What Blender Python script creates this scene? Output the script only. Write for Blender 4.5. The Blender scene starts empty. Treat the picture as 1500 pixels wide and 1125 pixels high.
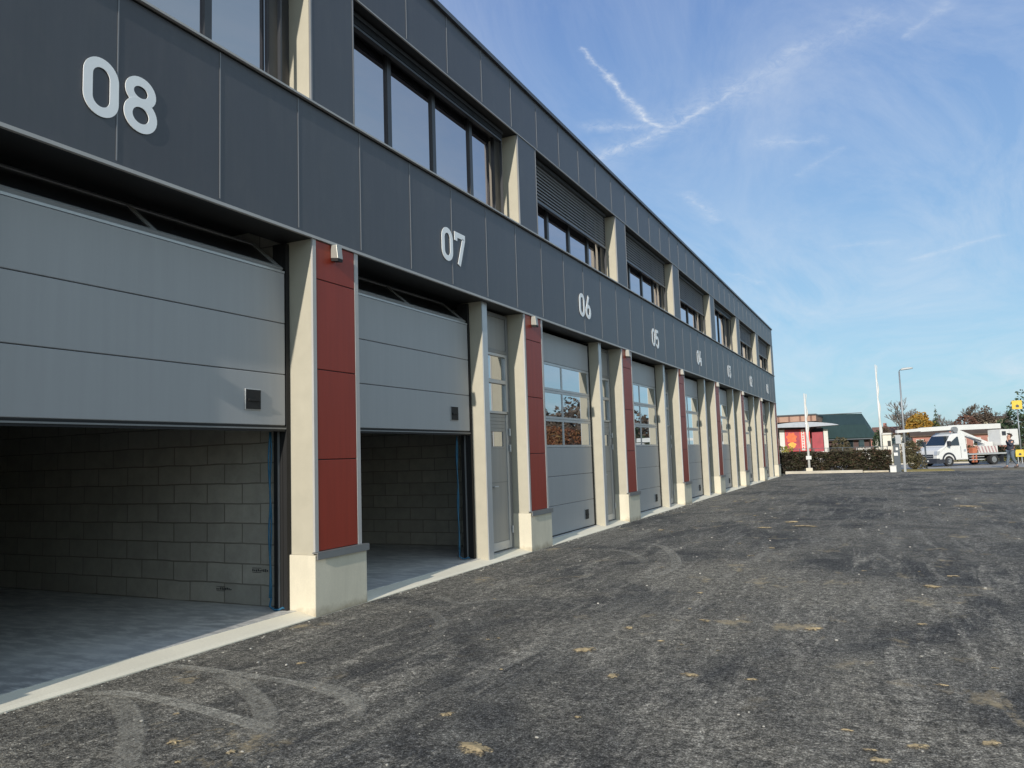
import bpy, bmesh, math, random
from mathutils import Vector, Matrix, noise
random.seed(7)
R = math.radians
scene = bpy.context.scene
COL = scene.collection

# ------------------------------------------------------------------ materials
MATS = {}

def new_mat(name):
    m = bpy.data.materials.new(name)
    m.use_nodes = True
    nt = m.node_tree
    nt.nodes.clear()
    out = nt.nodes.new('ShaderNodeOutputMaterial')
    b = nt.nodes.new('ShaderNodeBsdfPrincipled')
    nt.links.new(b.outputs[0], out.inputs[0])
    MATS[name] = m
    return m, nt, b

def coords(nt):
    tc = nt.nodes.new('ShaderNodeTexCoord')
    return tc.outputs['Object']

def geo_pos(nt):
    return nt.nodes.new('ShaderNodeNewGeometry').outputs['Position']

def noise_node(nt, vec, scale, detail=4, rough=0.55, sc=(1, 1, 1), dist=0.0):
    mp = nt.nodes.new('ShaderNodeMapping')
    mp.inputs['Scale'].default_value = sc
    nt.links.new(vec, mp.inputs[0])
    n = nt.nodes.new('ShaderNodeTexNoise')
    n.inputs['Scale'].default_value = scale
    n.inputs['Detail'].default_value = detail
    n.inputs['Roughness'].default_value = rough
    n.inputs['Distortion'].default_value = dist
    nt.links.new(mp.outputs[0], n.inputs['Vector'])
    return n.outputs['Fac']

def ramp(nt, fac, stops):
    r = nt.nodes.new('ShaderNodeValToRGB')
    e = r.color_ramp.elements
    while len(e) < len(stops):
        e.new(0.5)
    for i, (p, c) in enumerate(stops):
        e[i].position = p
        e[i].color = (c, c, c, 1) if isinstance(c, (int, float)) else (*c, 1)
    nt.links.new(fac, r.inputs[0])
    return r.outputs[0]

def mix(nt, fac, a, b, mode='MIX'):
    m = nt.nodes.new('ShaderNodeMix')
    m.data_type = 'RGBA'
    m.blend_type = mode
    for sock, v in ((m.inputs[0], fac), (m.inputs[6], a), (m.inputs[7], b)):
        if hasattr(v, 'links'):
            nt.links.new(v, sock)
        elif isinstance(v, (int, float)):
            sock.default_value = v
        else:
            sock.default_value = (*v, 1)
    return m.outputs[2]

def mth(nt, op, a, b=None, c=None, clamp=False):
    m = nt.nodes.new('ShaderNodeMath')
    m.operation = op
    m.use_clamp = clamp
    for i, v in enumerate((a, b, c)):
        if v is None:
            continue
        if hasattr(v, 'links'):
            nt.links.new(v, m.inputs[i])
        else:
            m.inputs[i].default_value = v
    return m.outputs[0]

def bump(nt, b, h, strength, dist=0.01):
    n = nt.nodes.new('ShaderNodeBump')
    n.inputs['Strength'].default_value = strength
    n.inputs['Distance'].default_value = dist
    nt.links.new(h, n.inputs['Height'])
    nt.links.new(n.outputs[0], b.inputs['Normal'])

def simple(name, col, rough=0.5, metal=0.0, var=0.15, scale=3.0, spec=0.5, sc=(1, 1, 1), bmp=0.0, coat=0.0):
    m, nt, b = new_mat(name)
    v = geo_pos(nt)
    n = noise_node(nt, v, scale, 5, 0.6, sc)
    lo = tuple(c * (1 - var) for c in col)
    hi = tuple(min(1, c * (1 + var)) for c in col)
    nt.links.new(ramp(nt, n, [(0.3, lo), (0.7, hi)]), b.inputs['Base Color'])
    b.inputs['Roughness'].default_value = rough
    b.inputs['Metallic'].default_value = metal
    b.inputs['Specular IOR Level'].default_value = spec
    b.inputs['Coat Weight'].default_value = coat
    b.inputs['Coat Roughness'].default_value = 0.08
    if bmp:
        bump(nt, b, noise_node(nt, v, scale * 12, 4), bmp, 0.004)
    return m

def cladding(name, col, rough, rib=0.0, var=0.06, spec=0.5):
    """painted sheet metal with very slight waviness and streaks of dust"""
    m, nt, b = new_mat(name)
    v = geo_pos(nt)
    streak = noise_node(nt, v, 2.2, 5, 0.6, (1, 6, 0.35))
    fine = noise_node(nt, v, 40, 3, 0.6, (1, 6, 1))
    lo = tuple(c * (1 - var) for c in col)
    hi = tuple(c * (1 + var) for c in col)
    c1 = ramp(nt, streak, [(0.3, lo), (0.7, hi)])
    sp_ = nt.nodes.new('ShaderNodeSeparateXYZ')
    nt.links.new(v, sp_.inputs[0])
    wn_ = nt.nodes.new('ShaderNodeTexWhiteNoise')
    wn_.noise_dimensions = '1D'
    nt.links.new(mth(nt, 'FLOOR', sp_.outputs[1]), wn_.inputs['W'])
    if name == 'fascia':
        c1 = mix(nt, 1.0, c1, ramp(nt, wn_.outputs['Value'], [(0.0, (0.93, 0.91, 0.92)), (1.0, (1.06, 1.07, 1.06))]), 'MULTIPLY')
        dusty = noise_node(nt, v, 3.5, 6, 0.7, (1, 1, 0.5))
        c1 = mix(nt, ramp(nt, dusty, [(0.5, 0.0), (0.8, 0.10)]), c1, (0.22, 0.20, 0.17))
    nt.links.new(c1, b.inputs['Base Color'])
    rr = ramp(nt, fine, [(0.3, rough * 0.85), (0.7, min(1, rough * 1.2))])
    nt.links.new(rr, b.inputs['Roughness'])
    b.inputs['Specular IOR Level'].default_value = spec
    wav = noise_node(nt, v, 0.9, 2, 0.5)
    bump(nt, b, wav, 0.06, 0.05)
    return m

cladding('fascia', (0.066, 0.069, 0.081), 0.42, var=0.05, spec=0.5)
cladding('door_grey', (0.345, 0.35, 0.36), 0.40, var=0.03, spec=0.5)
cladding('leaf_grey', (0.27, 0.27, 0.265), 0.38, spec=0.5)
cladding('red_panel', (0.265, 0.034, 0.017), 0.42, var=0.10, spec=0.35)
simple('trim_grey', (0.42, 0.41, 0.40), 0.45, 0.0, 0.06, spec=0.5)
simple('joint_light', (0.22, 0.225, 0.24), 0.45, 0.1, 0.08)
simple('coping_metal', (0.08, 0.085, 0.095), 0.4, 0.2, 0.1)
simple('alu_light', (0.46, 0.47, 0.48), 0.35, 0.3, 0.06)
simple('alu_grey', (0.20, 0.205, 0.21), 0.4, 0.2, 0.06)
simple('dark_frame', (0.035, 0.036, 0.04), 0.35, 0.0, 0.1)
simple('black_rubber', (0.007, 0.007, 0.008), 0.7, 0.0, 0.1)
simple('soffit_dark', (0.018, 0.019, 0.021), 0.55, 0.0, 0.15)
simple('cream_concrete', (0.43, 0.40, 0.325), 0.75, 0.0, 0.05, 5.0, 0.25, bmp=0.1)
simple('blind_slat', (0.22, 0.22, 0.225), 0.45, 0.1, 0.06)
simple('number_white', (0.93, 0.94, 0.95), 0.45, 0, 0.03)
simple('white_paint', (0.66, 0.66, 0.645), 0.35, 0, 0.04, 2.0, 0.5, coat=0.3)
simple('white_matt', (0.60, 0.59, 0.56), 0.7, 0, 0.06)
simple('lamp_body', (0.34, 0.335, 0.31), 0.4, 0.3, 0.05)
simple('rope_blue', (0.02, 0.11, 0.20), 0.7, 0, 0.2, 30)
simple('kerb_stone', (0.50, 0.46, 0.39), 0.85, 0, 0.15, 2.0, 0.2)
simple('galvanised', (0.27, 0.285, 0.30), 0.45, 0.4, 0.1)
simple('slate_blue', (0.045, 0.062, 0.08), 0.45, 0, 0.1)
simple('green_roof', (0.028, 0.052, 0.050), 0.6, 0, 0.12, 1.0, 0.3, sc=(5, 1, 1))
simple('copper_panel', (0.36, 0.22, 0.16), 0.6, 0, 0.2, 0.8, 0.3)
simple('brown_wall', (0.075, 0.04, 0.038), 0.7, 0, 0.15)
simple('canopy_grey', (0.34, 0.37, 0.42), 0.4, 0, 0.08)
simple('poster_red', (0.55, 0.035, 0.03), 0.5, 0, 0.15, 1.2)
simple('poster_crimson', (0.34, 0.03, 0.05), 0.5, 0, 0.25, 1.5)
simple('poster_orange', (0.72, 0.12, 0.03), 0.5, 0, 0.3, 3)
simple('poster_yellow', (0.75, 0.36, 0.05), 0.5, 0, 0.3, 3)
simple('roof_tile', (0.21, 0.115, 0.09), 0.8, 0, 0.25, 0.8, 0.2)
simple('roof_brown', (0.10, 0.072, 0.055), 0.8, 0, 0.25, 0.5, 0.2)
simple('render_beige', (0.56, 0.49, 0.36), 0.85, 0, 0.08)
simple('render_white', (0.66, 0.63, 0.56), 0.85, 0, 0.08)
simple('render_pink', (0.36, 0.17, 0.14), 0.85, 0, 0.2, 0.7)
simple('sign_yellow', (0.62, 0.43, 0.025), 0.5, 0, 0.08)
simple('bark', (0.10, 0.08, 0.062), 0.9, 0, 0.3, 6, 0.1)
simple('bark_grey', (0.17, 0.155, 0.145), 0.9, 0, 0.3, 6, 0.1)
simple('orange_paint', (0.46, 0.15, 0.08), 0.5, 0, 0.1)
simple('chevron_red', (0.40, 0.25, 0.26), 0.5, 0, 0.1)
simple('tyre', (0.022, 0.022, 0.024), 0.8, 0, 0.2)
simple('bumper_dark', (0.03, 0.034, 0.045), 0.6, 0, 0.1)
simple('headlight_glass', (0.45, 0.47, 0.5), 0.1, 0.2, 0.1)
simple('skin', (0.52, 0.30, 0.22), 0.6, 0, 0.06)
simple('hair_dark', (0.035, 0.018, 0.014), 0.7, 0, 0.2, 30)
simple('jacket_navy', (0.035, 0.040, 0.062), 0.8, 0, 0.2, 8)
simple('jeans_blue', (0.10, 0.13, 0.17), 0.85, 0, 0.2, 8)
simple('shoe_brown', (0.08, 0.06, 0.055), 0.7, 0, 0.1)

def m_glass(name, base, refl_min, refl_gain, tint=(0.92, 0.95, 1.0)):
    m = bpy.data.materials.new(name)
    m.use_nodes = True
    nt = m.node_tree
    nt.nodes.clear()
    out = nt.nodes.new('ShaderNodeOutputMaterial')
    d = nt.nodes.new('ShaderNodeBsdfDiffuse')
    d.inputs[0].default_value = (*base, 1)
    g = nt.nodes.new('ShaderNodeBsdfGlossy')
    g.inputs['Roughness'].default_value = 0.012
    g.inputs['Color'].default_value = (*tint, 1)
    fr = nt.nodes.new('ShaderNodeFresnel')
    fr.inputs[0].default_value = 1.52
    f = mth(nt, 'MULTIPLY_ADD', fr.outputs[0], refl_gain, refl_min, True)
    v = geo_pos(nt)
    bm = nt.nodes.new('ShaderNodeBump')
    bm.inputs['Strength'].default_value = 0.03
    bm.inputs['Distance'].default_value = 0.02
    nt.links.new(noise_node(nt, v, 1.3, 1), bm.inputs['Height'])
    nt.links.new(bm.outputs[0], g.inputs['Normal'])
    ms = nt.nodes.new('ShaderNodeMixShader')
    nt.links.new(f, ms.inputs[0])
    nt.links.new(d.outputs[0], ms.inputs[1])
    nt.links.new(g.outputs[0], ms.inputs[2])
    nt.links.new(ms.outputs[0], out.inputs[0])
    MATS[name] = m

m_glass('window_glass', (0.016, 0.016, 0.02), 0.40, 1.1, (0.90, 0.86, 0.90))
m_glass('door_glass', (0.012, 0.013, 0.015), 0.42, 1.3, (0.92, 0.96, 1.0))
m_glass('car_glass', (0.012, 0.02, 0.026), 0.06, 1.0)

def m_concrete(name, col, streak=True, dark=0.75, rough=0.85):
    m, nt, b = new_mat(name)
    v = geo_pos(nt)
    big = noise_node(nt, v, 1.3, 5, 0.62)
    st = noise_node(nt, v, 3.0, 5, 0.6, (3, 3, 0.35))
    fine = noise_node(nt, v, 60, 4, 0.7)
    c = ramp(nt, big, [(0.3, tuple(k * dark for k in col)), (0.65, col)])
    if streak:
        c = mix(nt, ramp(nt, st, [(0.45, 0.0), (0.72, 0.55)]), c, tuple(k * 0.78 for k in col))
    c = mix(nt, ramp(nt, fine, [(0.35, 0.0), (0.75, 0.35)]), c, tuple(k * 0.7 for k in col))
    if streak:
        # mud splashed up from the ground
        sz = nt.nodes.new('ShaderNodeSeparateXYZ')
        nt.links.new(v, sz.inputs[0])
        mud = mth(nt, 'ADD', mth(nt, 'MULTIPLY', sz.outputs[2], -6.5), mth(nt, 'MULTIPLY', noise_node(nt, v, 7, 6, 0.7), 1.5))
        c = mix(nt, ramp(nt, mud, [(0.15, 0.0), (0.75, 0.65)]), c, (0.27, 0.215, 0.145))
    nt.links.new(c, b.inputs['Base Color'])
    b.inputs['Roughness'].default_value = rough
    b.inputs['Specular IOR Level'].default_value = 0.2
    bump(nt, b, fine, 0.25, 0.004)
m_concrete('plinth_concrete', (0.70, 0.645, 0.52), dark=0.85)
m_concrete('apron_concrete', (0.86, 0.80, 0.66), streak=False, dark=0.85)

def m_floor():
    m, nt, b = new_mat('floor_concrete')
    v = geo_pos(nt)
    n1 = noise_node(nt, v, 0.7, 6, 0.65, (1, 2.2, 1), 0.4)
    n2 = noise_node(nt, v, 4, 5, 0.65, (1, 3, 1))
    c = ramp(nt, n1, [(0.3, (0.34, 0.335, 0.33)), (0.7, (0.60, 0.59, 0.57))])
    c = mix(nt, ramp(nt, n2, [(0.45, 0.0), (0.62, 0.7)]), c, (0.74, 0.72, 0.68))
    nt.links.new(c, b.inputs['Base Color'])
    b.inputs['Roughness'].default_value = 0.5
    b.inputs['Specular IOR Level'].default_value = 0.35
m_floor()

def m_block():
    m, nt, b = new_mat('block_wall')
    v = geo_pos(nt)
    # x -> brick u, z -> brick v
    sx = nt.nodes.new('ShaderNodeSeparateXYZ')
    nt.links.new(v, sx.inputs[0])
    wob = noise_node(nt, v, 2.5, 3)
    zz = mth(nt, 'MULTIPLY_ADD', mth(nt, 'SUBTRACT', wob, 0.5), 0.03, sx.outputs[2])
    cb = nt.nodes.new('ShaderNodeCombineXYZ')
    nt.links.new(sx.outputs[0], cb.inputs[0])
    nt.links.new(mth(nt, 'SUBTRACT', zz, 0.06), cb.inputs[1])
    br = nt.nodes.new('ShaderNodeTexBrick')
    br.offset = 0.5
    br.inputs['Scale'].default_value = 1.0
    br.inputs['Brick Width'].default_value = 0.50
    br.inputs['Row Height'].default_value = 0.205
    br.inputs['Mortar Size'].default_value = 0.007
    br.inputs['Mortar Smooth'].default_value = 0.3
    br.inputs['Color1'].default_value = (0.39, 0.37, 0.325, 1)
    br.inputs['Color2'].default_value = (0.46, 0.435, 0.38, 1)
    br.inputs['Mortar'].default_value = (0.22, 0.20, 0.17, 1)
    nt.links.new(cb.outputs[0], br.inputs['Vector'])
    n = noise_node(nt, v, 6, 6, 0.7)
    c = mix(nt, ramp(nt, n, [(0.35, 0.0), (0.7, 0.5)]), br.outputs[0], (0.25, 0.235, 0.205))
    nt.links.new(c, b.inputs['Base Color'])
    b.inputs['Roughness'].default_value = 0.95
    b.inputs['Specular IOR Level'].default_value = 0.1
    h = mth(nt, 'MULTIPLY_ADD', br.outputs['Fac'], -1.0, mth(nt, 'MULTIPLY', noise_node(nt, v, 90, 4), 0.25))
    bump(nt, b, h, 0.8, 0.012)
m_block()

def m_asphalt():
    m, nt, b = new_mat('asphalt')
    v = geo_pos(nt)
    sxy = nt.nodes.new('ShaderNodeSeparateXYZ')
    nt.links.new(v, sxy.inputs[0])
    grain = noise_node(nt, v, 95, 3, 0.75)
    grain2 = noise_node(nt, v, 34, 4, 0.78)
    lump = noise_node(nt, v, 11, 6, 0.78, (1.1, 0.85, 1))
    patch = noise_node(nt, v, 0.42, 6, 0.62, (1.0, 0.8, 1), 0.8)
    midn = noise_node(nt, v, 2.4, 8, 0.74, (1.0, 0.7, 1), 0.6)
    streak = noise_node(nt, v, 1.6, 8, 0.74, (2.2, 0.35, 1), 0.7)
    # bitumen, worn and dusty
    c = ramp(nt, midn, [(0.34, (0.062, 0.062, 0.063)), (0.50, (0.096, 0.094, 0.090)), (0.66, (0.17, 0.163, 0.147))])
    c = mix(nt, mth(nt, 'MULTIPLY', ramp(nt, patch, [(0.40, 0.0), (0.60, 0.9)]), ramp(nt, lump, [(0.35, 0.35), (0.6, 1.0)])), c, (0.265, 0.242, 0.20))
    c = mix(nt, mth(nt, 'MULTIPLY', ramp(nt, streak, [(0.50, 0.0), (0.62, 0.85)]), ramp(nt, lump, [(0.35, 0.2), (0.6, 1.0)])), c, (0.33, 0.305, 0.26))
    c = mix(nt, 1.0, c, ramp(nt, grain, [(0.32, 0.28), (0.5, 0.9), (0.66, 2.15)]), 'MULTIPLY')
    c = mix(nt, 1.0, c, ramp(nt, grain2, [(0.32, 0.28), (0.5, 0.92), (0.68, 2.2)]), 'MULTIPLY')
    c = mix(nt, 1.0, c, ramp(nt, lump, [(0.28, 0.55), (0.5, 0.98), (0.72, 1.5)]), 'MULTIPLY')
    # the far strip was laid later: darker and cooler, with a ragged seam
    edge = mth(nt, 'MULTIPLY_ADD', mth(nt, 'SUBTRACT', patch, 0.5), 3.0, sxy.outputs[1])
    lane = ramp(nt, mth(nt, 'MULTIPLY', mth(nt, 'SUBTRACT', edge, 11.0), 0.5), [(0.0, 0.0), (1.0, 0.7)])
    c = mix(nt, lane, c, mix(nt, 1.0, c, (0.80, 0.82, 0.86), 'MULTIPLY'))
    # exposed stones, small and middling
    for sc_, lo, rad, colr, amt in ((70, 0.72, 0.20, (0.42, 0.41, 0.37), 0.85), (26, 0.86, 0.13, (0.50, 0.48, 0.42), 0.9)):
        vor = nt.nodes.new('ShaderNodeTexVoronoi')
        vor.inputs['Scale'].default_value = sc_
        nt.links.new(v, vor.inputs['Vector'])
        cs = nt.nodes.new('ShaderNodeSeparateColor')
        nt.links.new(vor.outputs['Color'], cs.inputs[0])
        st = ramp(nt, vor.outputs['Distance'], [(rad * 0.7, 1.0), (rad, 0.0)])
        sel = ramp(nt, cs.outputs[0], [(lo, 0.0), (lo + 0.05, amt)])
        c = mix(nt, mth(nt, 'MULTIPLY', st, sel), c, colr)
    # ochre clay dust trodden into the surface, in small ragged spots
    d1 = noise_node(nt, v, 1.5, 7, 0.74, (1.15, 0.9, 1), 0.3)
    d2 = noise_node(nt, v, 0.33, 3, 0.5)
    spots = mth(nt, 'MULTIPLY', ramp(nt, d1, [(0.575, 0.0), (0.665, 1.0)]), ramp(nt, d2, [(0.42, 0.0), (0.56, 1.0)]))
    c = mix(nt, mth(nt, 'MULTIPLY', spots, 0.75), c, (0.50, 0.40, 0.25))
    nt.links.new(c, b.inputs['Base Color'])
    b.inputs['Roughness'].default_value = 0.95
    b.inputs['Specular IOR Level'].default_value = 0.12
    hh = mth(nt, 'ADD', grain, mth(nt, 'MULTIPLY', grain2, 1.3))
    bump(nt, b, hh, 0.8, 0.016)
m_asphalt()

def m_dust():
    """pale dust ground into the asphalt by turning tyres; alpha broken up by the stones"""
    m, nt, b = new_mat('tyre_dust')
    v = geo_pos(nt)
    at = nt.nodes.new('ShaderNodeAttribute')
    at.attribute_name = 'fade'
    g = noise_node(nt, v, 60, 4, 0.8)
    g2 = noise_node(nt, v, 9, 5, 0.7)
    a = mth(nt, 'MULTIPLY', ramp(nt, g, [(0.36, 0.0), (0.56, 1.0)]), ramp(nt, g2, [(0.28, 0.25), (0.6, 1.0)]))
    a = mth(nt, 'MULTIPLY', a, mth(nt, 'MULTIPLY', at.outputs['Fac'], 1.25), None, True)
    nt.links.new(a, b.inputs['Alpha'])
    nt.links.new(ramp(nt, g, [(0.3, (0.36, 0.34, 0.29)), (0.7, (0.60, 0.565, 0.49))]), b.inputs['Base Color'])
    b.inputs['Roughness'].default_value = 0.95
    b.inputs['Specular IOR Level'].default_value = 0.1
m_dust()
def m_clay():
    m, nt, b = new_mat('clay')
    v = geo_pos(nt)
    at = nt.nodes.new('ShaderNodeAttribute')
    at.attribute_name = 'fade'
    n = noise_node(nt, v, 26, 5, 0.75)
    n2 = noise_node(nt, v, 90, 3, 0.7)
    a = mth(nt, 'ADD', at.outputs['Fac'], mth(nt, 'MULTIPLY', mth(nt, 'SUBTRACT', n, 0.5), 2.2))
    nt.links.new(ramp(nt, a, [(0.32, 0.0), (0.62, 1.0)]), b.inputs['Alpha'])
    c = ramp(nt, n, [(0.3, (0.30, 0.235, 0.15)), (0.6, (0.50, 0.39, 0.23)), (0.8, (0.58, 0.49, 0.34))])
    nt.links.new(mix(nt, 1.0, c, ramp(nt, n2, [(0.3, 0.65), (0.7, 1.25)]), 'MULTIPLY'), b.inputs['Base Color'])
    b.inputs['Roughness'].default_value = 0.95
    b.inputs['Specular IOR Level'].default_value = 0.1
    bump(nt, b, n, 0.5, 0.01)
m_clay()
simple('pebble', (0.42, 0.40, 0.36), 0.9, 0, 0.35, 20, 0.2)

def m_ground(name, c0, c1, scale):
    m, nt, b = new_mat(name)
    v = geo_pos(nt)
    n = noise_node(nt, v, scale, 6, 0.7)
    n2 = noise_node(nt, v, scale * 14, 5, 0.7)
    c = ramp(nt, n, [(0.3, c0), (0.7, c1)])
    c = mix(nt, 1.0, c, ramp(nt, n2, [(0.3, 0.6), (0.7, 1.35)]), 'MULTIPLY')
    nt.links.new(c, b.inputs['Base Color'])
    b.inputs['Roughness'].default_value = 0.95
    b.inputs['Specular IOR Level'].default_value = 0.1
m_ground('earth', (0.07, 0.075, 0.03), (0.14, 0.12, 0.06), 0.2)
m_ground('verge_grass', (0.20, 0.17, 0.06), (0.42, 0.33, 0.14), 0.7)
m_ground('road_asphalt', (0.27, 0.265, 0.26), (0.36, 0.355, 0.345), 0.4)
m_ground('gutter', (0.16, 0.135, 0.10), (0.26, 0.225, 0.16), 0.6)
m_ground('line_paint', (0.48, 0.46, 0.34), (0.62, 0.6, 0.45), 1.2)

def m_leaf(name, cols, trans=0.25):
    m, nt, b = new_mat(name)
    v = geo_pos(nt)
    at = nt.nodes.new('ShaderNodeAttribute')
    at.attribute_name = 'tone'
    stops = [(i / max(1, len(cols) - 1), c) for i, c in enumerate(cols)]
    nt.links.new(ramp(nt, at.outputs['Fac'], stops), b.inputs['Base Color'])
    b.inputs['Roughness'].default_value = 0.7
    b.inputs['Specular IOR Level'].default_value = 0.25
    b.inputs['Subsurface Weight'].default_value = 0.0
m_leaf('leaf_hedge', [(0.022, 0.025, 0.016), (0.052, 0.036, 0.027), (0.042, 0.050, 0.024), (0.105, 0.065, 0.045)])
m_leaf('leaf_evergreen', [(0.018, 0.03, 0.016), (0.035, 0.06, 0.03), (0.07, 0.10, 0.05)])
m_leaf('leaf_yellow', [(0.20, 0.10, 0.02), (0.37, 0.20, 0.03), (0.30, 0.22, 0.06)])
m_leaf('leaf_lime', [(0.16, 0.15, 0.03), (0.28, 0.26, 0.05), (0.35, 0.32, 0.08)])
m_leaf('leaf_olive', [(0.05, 0.048, 0.025), (0.085, 0.078, 0.04), (0.13, 0.10, 0.06)])
m_leaf('leaf_rust', [(0.07, 0.035, 0.028), (0.14, 0.07, 0.05), (0.19, 0.11, 0.08)])
m_leaf('leaf_brown', [(0.06, 0.045, 0.035), (0.10, 0.075, 0.058), (0.15, 0.115, 0.09)])
m_leaf('leaf_orange', [(0.10, 0.05, 0.03), (0.22, 0.085, 0.04), (0.20, 0.12, 0.05)])

# ------------------------------------------------------------------ mesh helpers
class MB:
    def __init__(self):
        self.bm = bmesh.new()
        self.fade = None
    def box(self, x0, x1, y0, y1, z0, z1, M=None):
        vs = [self.bm.verts.new((x, y, z)) for x in (x0, x1) for y in (y0, y1) for z in (z0, z1)]
        for f in ((0, 1, 3, 2), (4, 6, 7, 5), (0, 4, 5, 1), (2, 3, 7, 6), (0, 2, 6, 4), (1, 5, 7, 3)):
            self.bm.faces.new([vs[i] for i in f])
        if M is not None:
            for v in vs:
                v.co = M @ v.co
        return self
    def prism(self, pts, axis, a, b, M=None):
        """polygon pts (2-D) extruded along axis from a to b; axis 'x': pts=(y,z), 'y': pts=(x,z), 'z': pts=(x,y)"""
        def mk(p, t):
            return {'x': (t, p[0], p[1]), 'y': (p[0], t, p[1]), 'z': (p[0], p[1], t)}[axis]
        A = [self.bm.verts.new(mk(p, a)) for p in pts]
        B = [self.bm.verts.new(mk(p, b)) for p in pts]
        n = len(pts)
        self.bm.faces.new(A)
        self.bm.faces.new(B[::-1])
        for i in range(n):
            self.bm.faces.new((A[i], B[i], B[(i + 1) % n], A[(i + 1) % n]))
        if M is not None:
            for v in A + B:
                v.co = M @ v.co
        return self
    def tube(self, path, r, n=8, cap=True):
        rs = r if isinstance(r, (list, tuple)) else [r] * len(path)
        path = [Vector(p) for p in path]
        rings = []
        for i, p in enumerate(path):
            t = (path[min(i + 1, len(path) - 1)] - path[max(i - 1, 0)]).normalized()
            up = Vector((0, 0, 1)) if abs(t.z) < 0.9 else Vector((1, 0, 0))
            u = t.cross(up).normalized()
            w = u.cross(t)
            rings.append([self.bm.verts.new(p + (u * math.cos(k * 2 * math.pi / n) + w * math.sin(k * 2 * math.pi / n)) * rs[i]) for k in range(n)])
        for a, b in zip(rings, rings[1:]):
            for k in range(n):
                self.bm.faces.new((a[k], a[(k + 1) % n], b[(k + 1) % n], b[k]))
        if cap:
            self.bm.faces.new(rings[0][::-1])
            self.bm.faces.new(rings[-1])
        return self
    def quad(self, a, b, c, d):
        self.bm.faces.new([self.bm.verts.new(p) for p in (a, b, c, d)])
        return self
    def build(self, name, mat, parent=None, smooth=False, bevel=0.0, loc=None):
        bmesh.ops.recalc_face_normals(self.bm, faces=self.bm.faces)
        me = bpy.data.meshes.new(name)
        self.bm.to_mesh(me)
        self.bm.free()
        o = bpy.data.objects.new(name, me)
        if mat:
            me.materials.append(MATS[mat])
        if smooth:
            for p in me.polygons:
                p.use_smooth = True
        COL.objects.link(o)
        if parent is not None:
            o.parent = parent
        if loc is not None:
            o.location = loc
        if bevel:
            md = o.modifiers.new('edge', 'BEVEL')
            md.width = bevel
            md.segments = 2
            md.limit_method = 'ANGLE'
        return o

def empty(name, loc=(0, 0, 0), rz=0.0):
    o = bpy.data.objects.new(name, None)
    o.location = loc
    o.rotation_euler = (0, 0, rz)
    COL.objects.link(o)
    return o

def tag(o, label=None, cat=None, group=None, kind=None):
    if label: o['label'] = label
    if cat: o['category'] = cat
    if group: o['group'] = group
    if kind: o['kind'] = kind
    return o

def box(name, mat, parent, *b, bevel=0.0):
    return MB().box(*b).build(name, mat, parent, bevel=bevel)

# ------------------------------------------------------------------ dimensions
PITCH = 5.0
Y0 = 6.2            # near edge of the pier between units 08 and 07
ZB, ZT, ZS, ZR = 3.763, 5.127, 6.70, 7.62   # fascia bottom / top, window head, roof edge
ZP = 0.60           # plinth top
XG = -0.30          # plane of the doors and upper windows
YA, YE = Y0 - 2 * PITCH, Y0 + 7 * PITCH + 0.72   # ends of the building
DEPTH = -14.0
FLOOR = 0.055

bld = empty('warehouse_building', (0, 0, 0))
tag(bld, 'long two storey grey clad warehouse with red piers and roller doors', 'building')

# shell
box('roof', 'coping_metal', bld, DEPTH, -0.05, YA + 0.02, YE - 0.02, ZR - 0.35, ZR - 0.15)
box('back_wall', 'fascia', bld, DEPTH - 0.25, DEPTH - 0.002, YA, YE, 0.0, ZR - 0.1)
box('end_wall', 'fascia', bld, DEPTH, -0.45, YE - 0.22, YE - 0.03, 0.0, ZR - 0.36)
box('end_wall', 'fascia', bld, DEPTH, -0.45, YA + 0.03, YA + 0.22, 0.0, ZR - 0.36)
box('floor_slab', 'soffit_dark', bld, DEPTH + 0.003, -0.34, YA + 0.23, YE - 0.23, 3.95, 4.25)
box('ground_slab', 'floor_concrete', bld, DEPTH + 0.003, -0.215, YA + 0.23, YE - 0.23, -0.2, FLOOR)

# fascia (first-floor band): one folded-metal skin of 1 m panels with raised joints
def band(z0, z1, nm):
    b = MB()
    b.box(-0.12, 0.0, YA, YE, z0, z1)
    o = b.build(nm, 'fascia', bld)
    y = math.ceil(YA)
    while y < YE:
        box('panel_joint', 'joint_light', o, 0.0015, 0.005, y - 0.005, y + 0.005, z0 + 0.03, z1 - 0.004)
        y += 1.0
    return o
fas = band(ZB, ZT, 'fascia')
box('drip_trim', 'trim_grey', fas, -0.012, 0.020, YA, YE, ZB - 0.030, ZB - 0.002)
box('sill_flashing', 'trim_grey', fas, -0.29, 0.045, YA, YE, ZT + 0.012, ZT + 0.032)
box('sill_shade_strip', 'black_rubber', fas, -0.11, 0.012, YA, YE, ZT + 0.001, ZT + 0.011)  # solid black strip, stands in for the shadow line under the sill
par = band(ZS, ZR - 0.07, 'parapet')
box('coping', 'coping_metal', par, -0.40, 0.045, YA - 0.02, YE + 0.02, ZR - 0.065, ZR)
box('drip_trim', 'trim_grey', par, -0.010, 0.012, YA, YE, ZS - 0.016, ZS - 0.002)

# soffits
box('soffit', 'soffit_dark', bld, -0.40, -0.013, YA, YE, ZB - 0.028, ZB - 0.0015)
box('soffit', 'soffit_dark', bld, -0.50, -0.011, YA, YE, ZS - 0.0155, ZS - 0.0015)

# concrete frame behind the upper windows
box('upper_back_wall', 'soffit_dark', bld, -0.60, -0.50, YA + 0.1, YE - 0.1, 4.26, ZR - 0.37)

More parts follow.
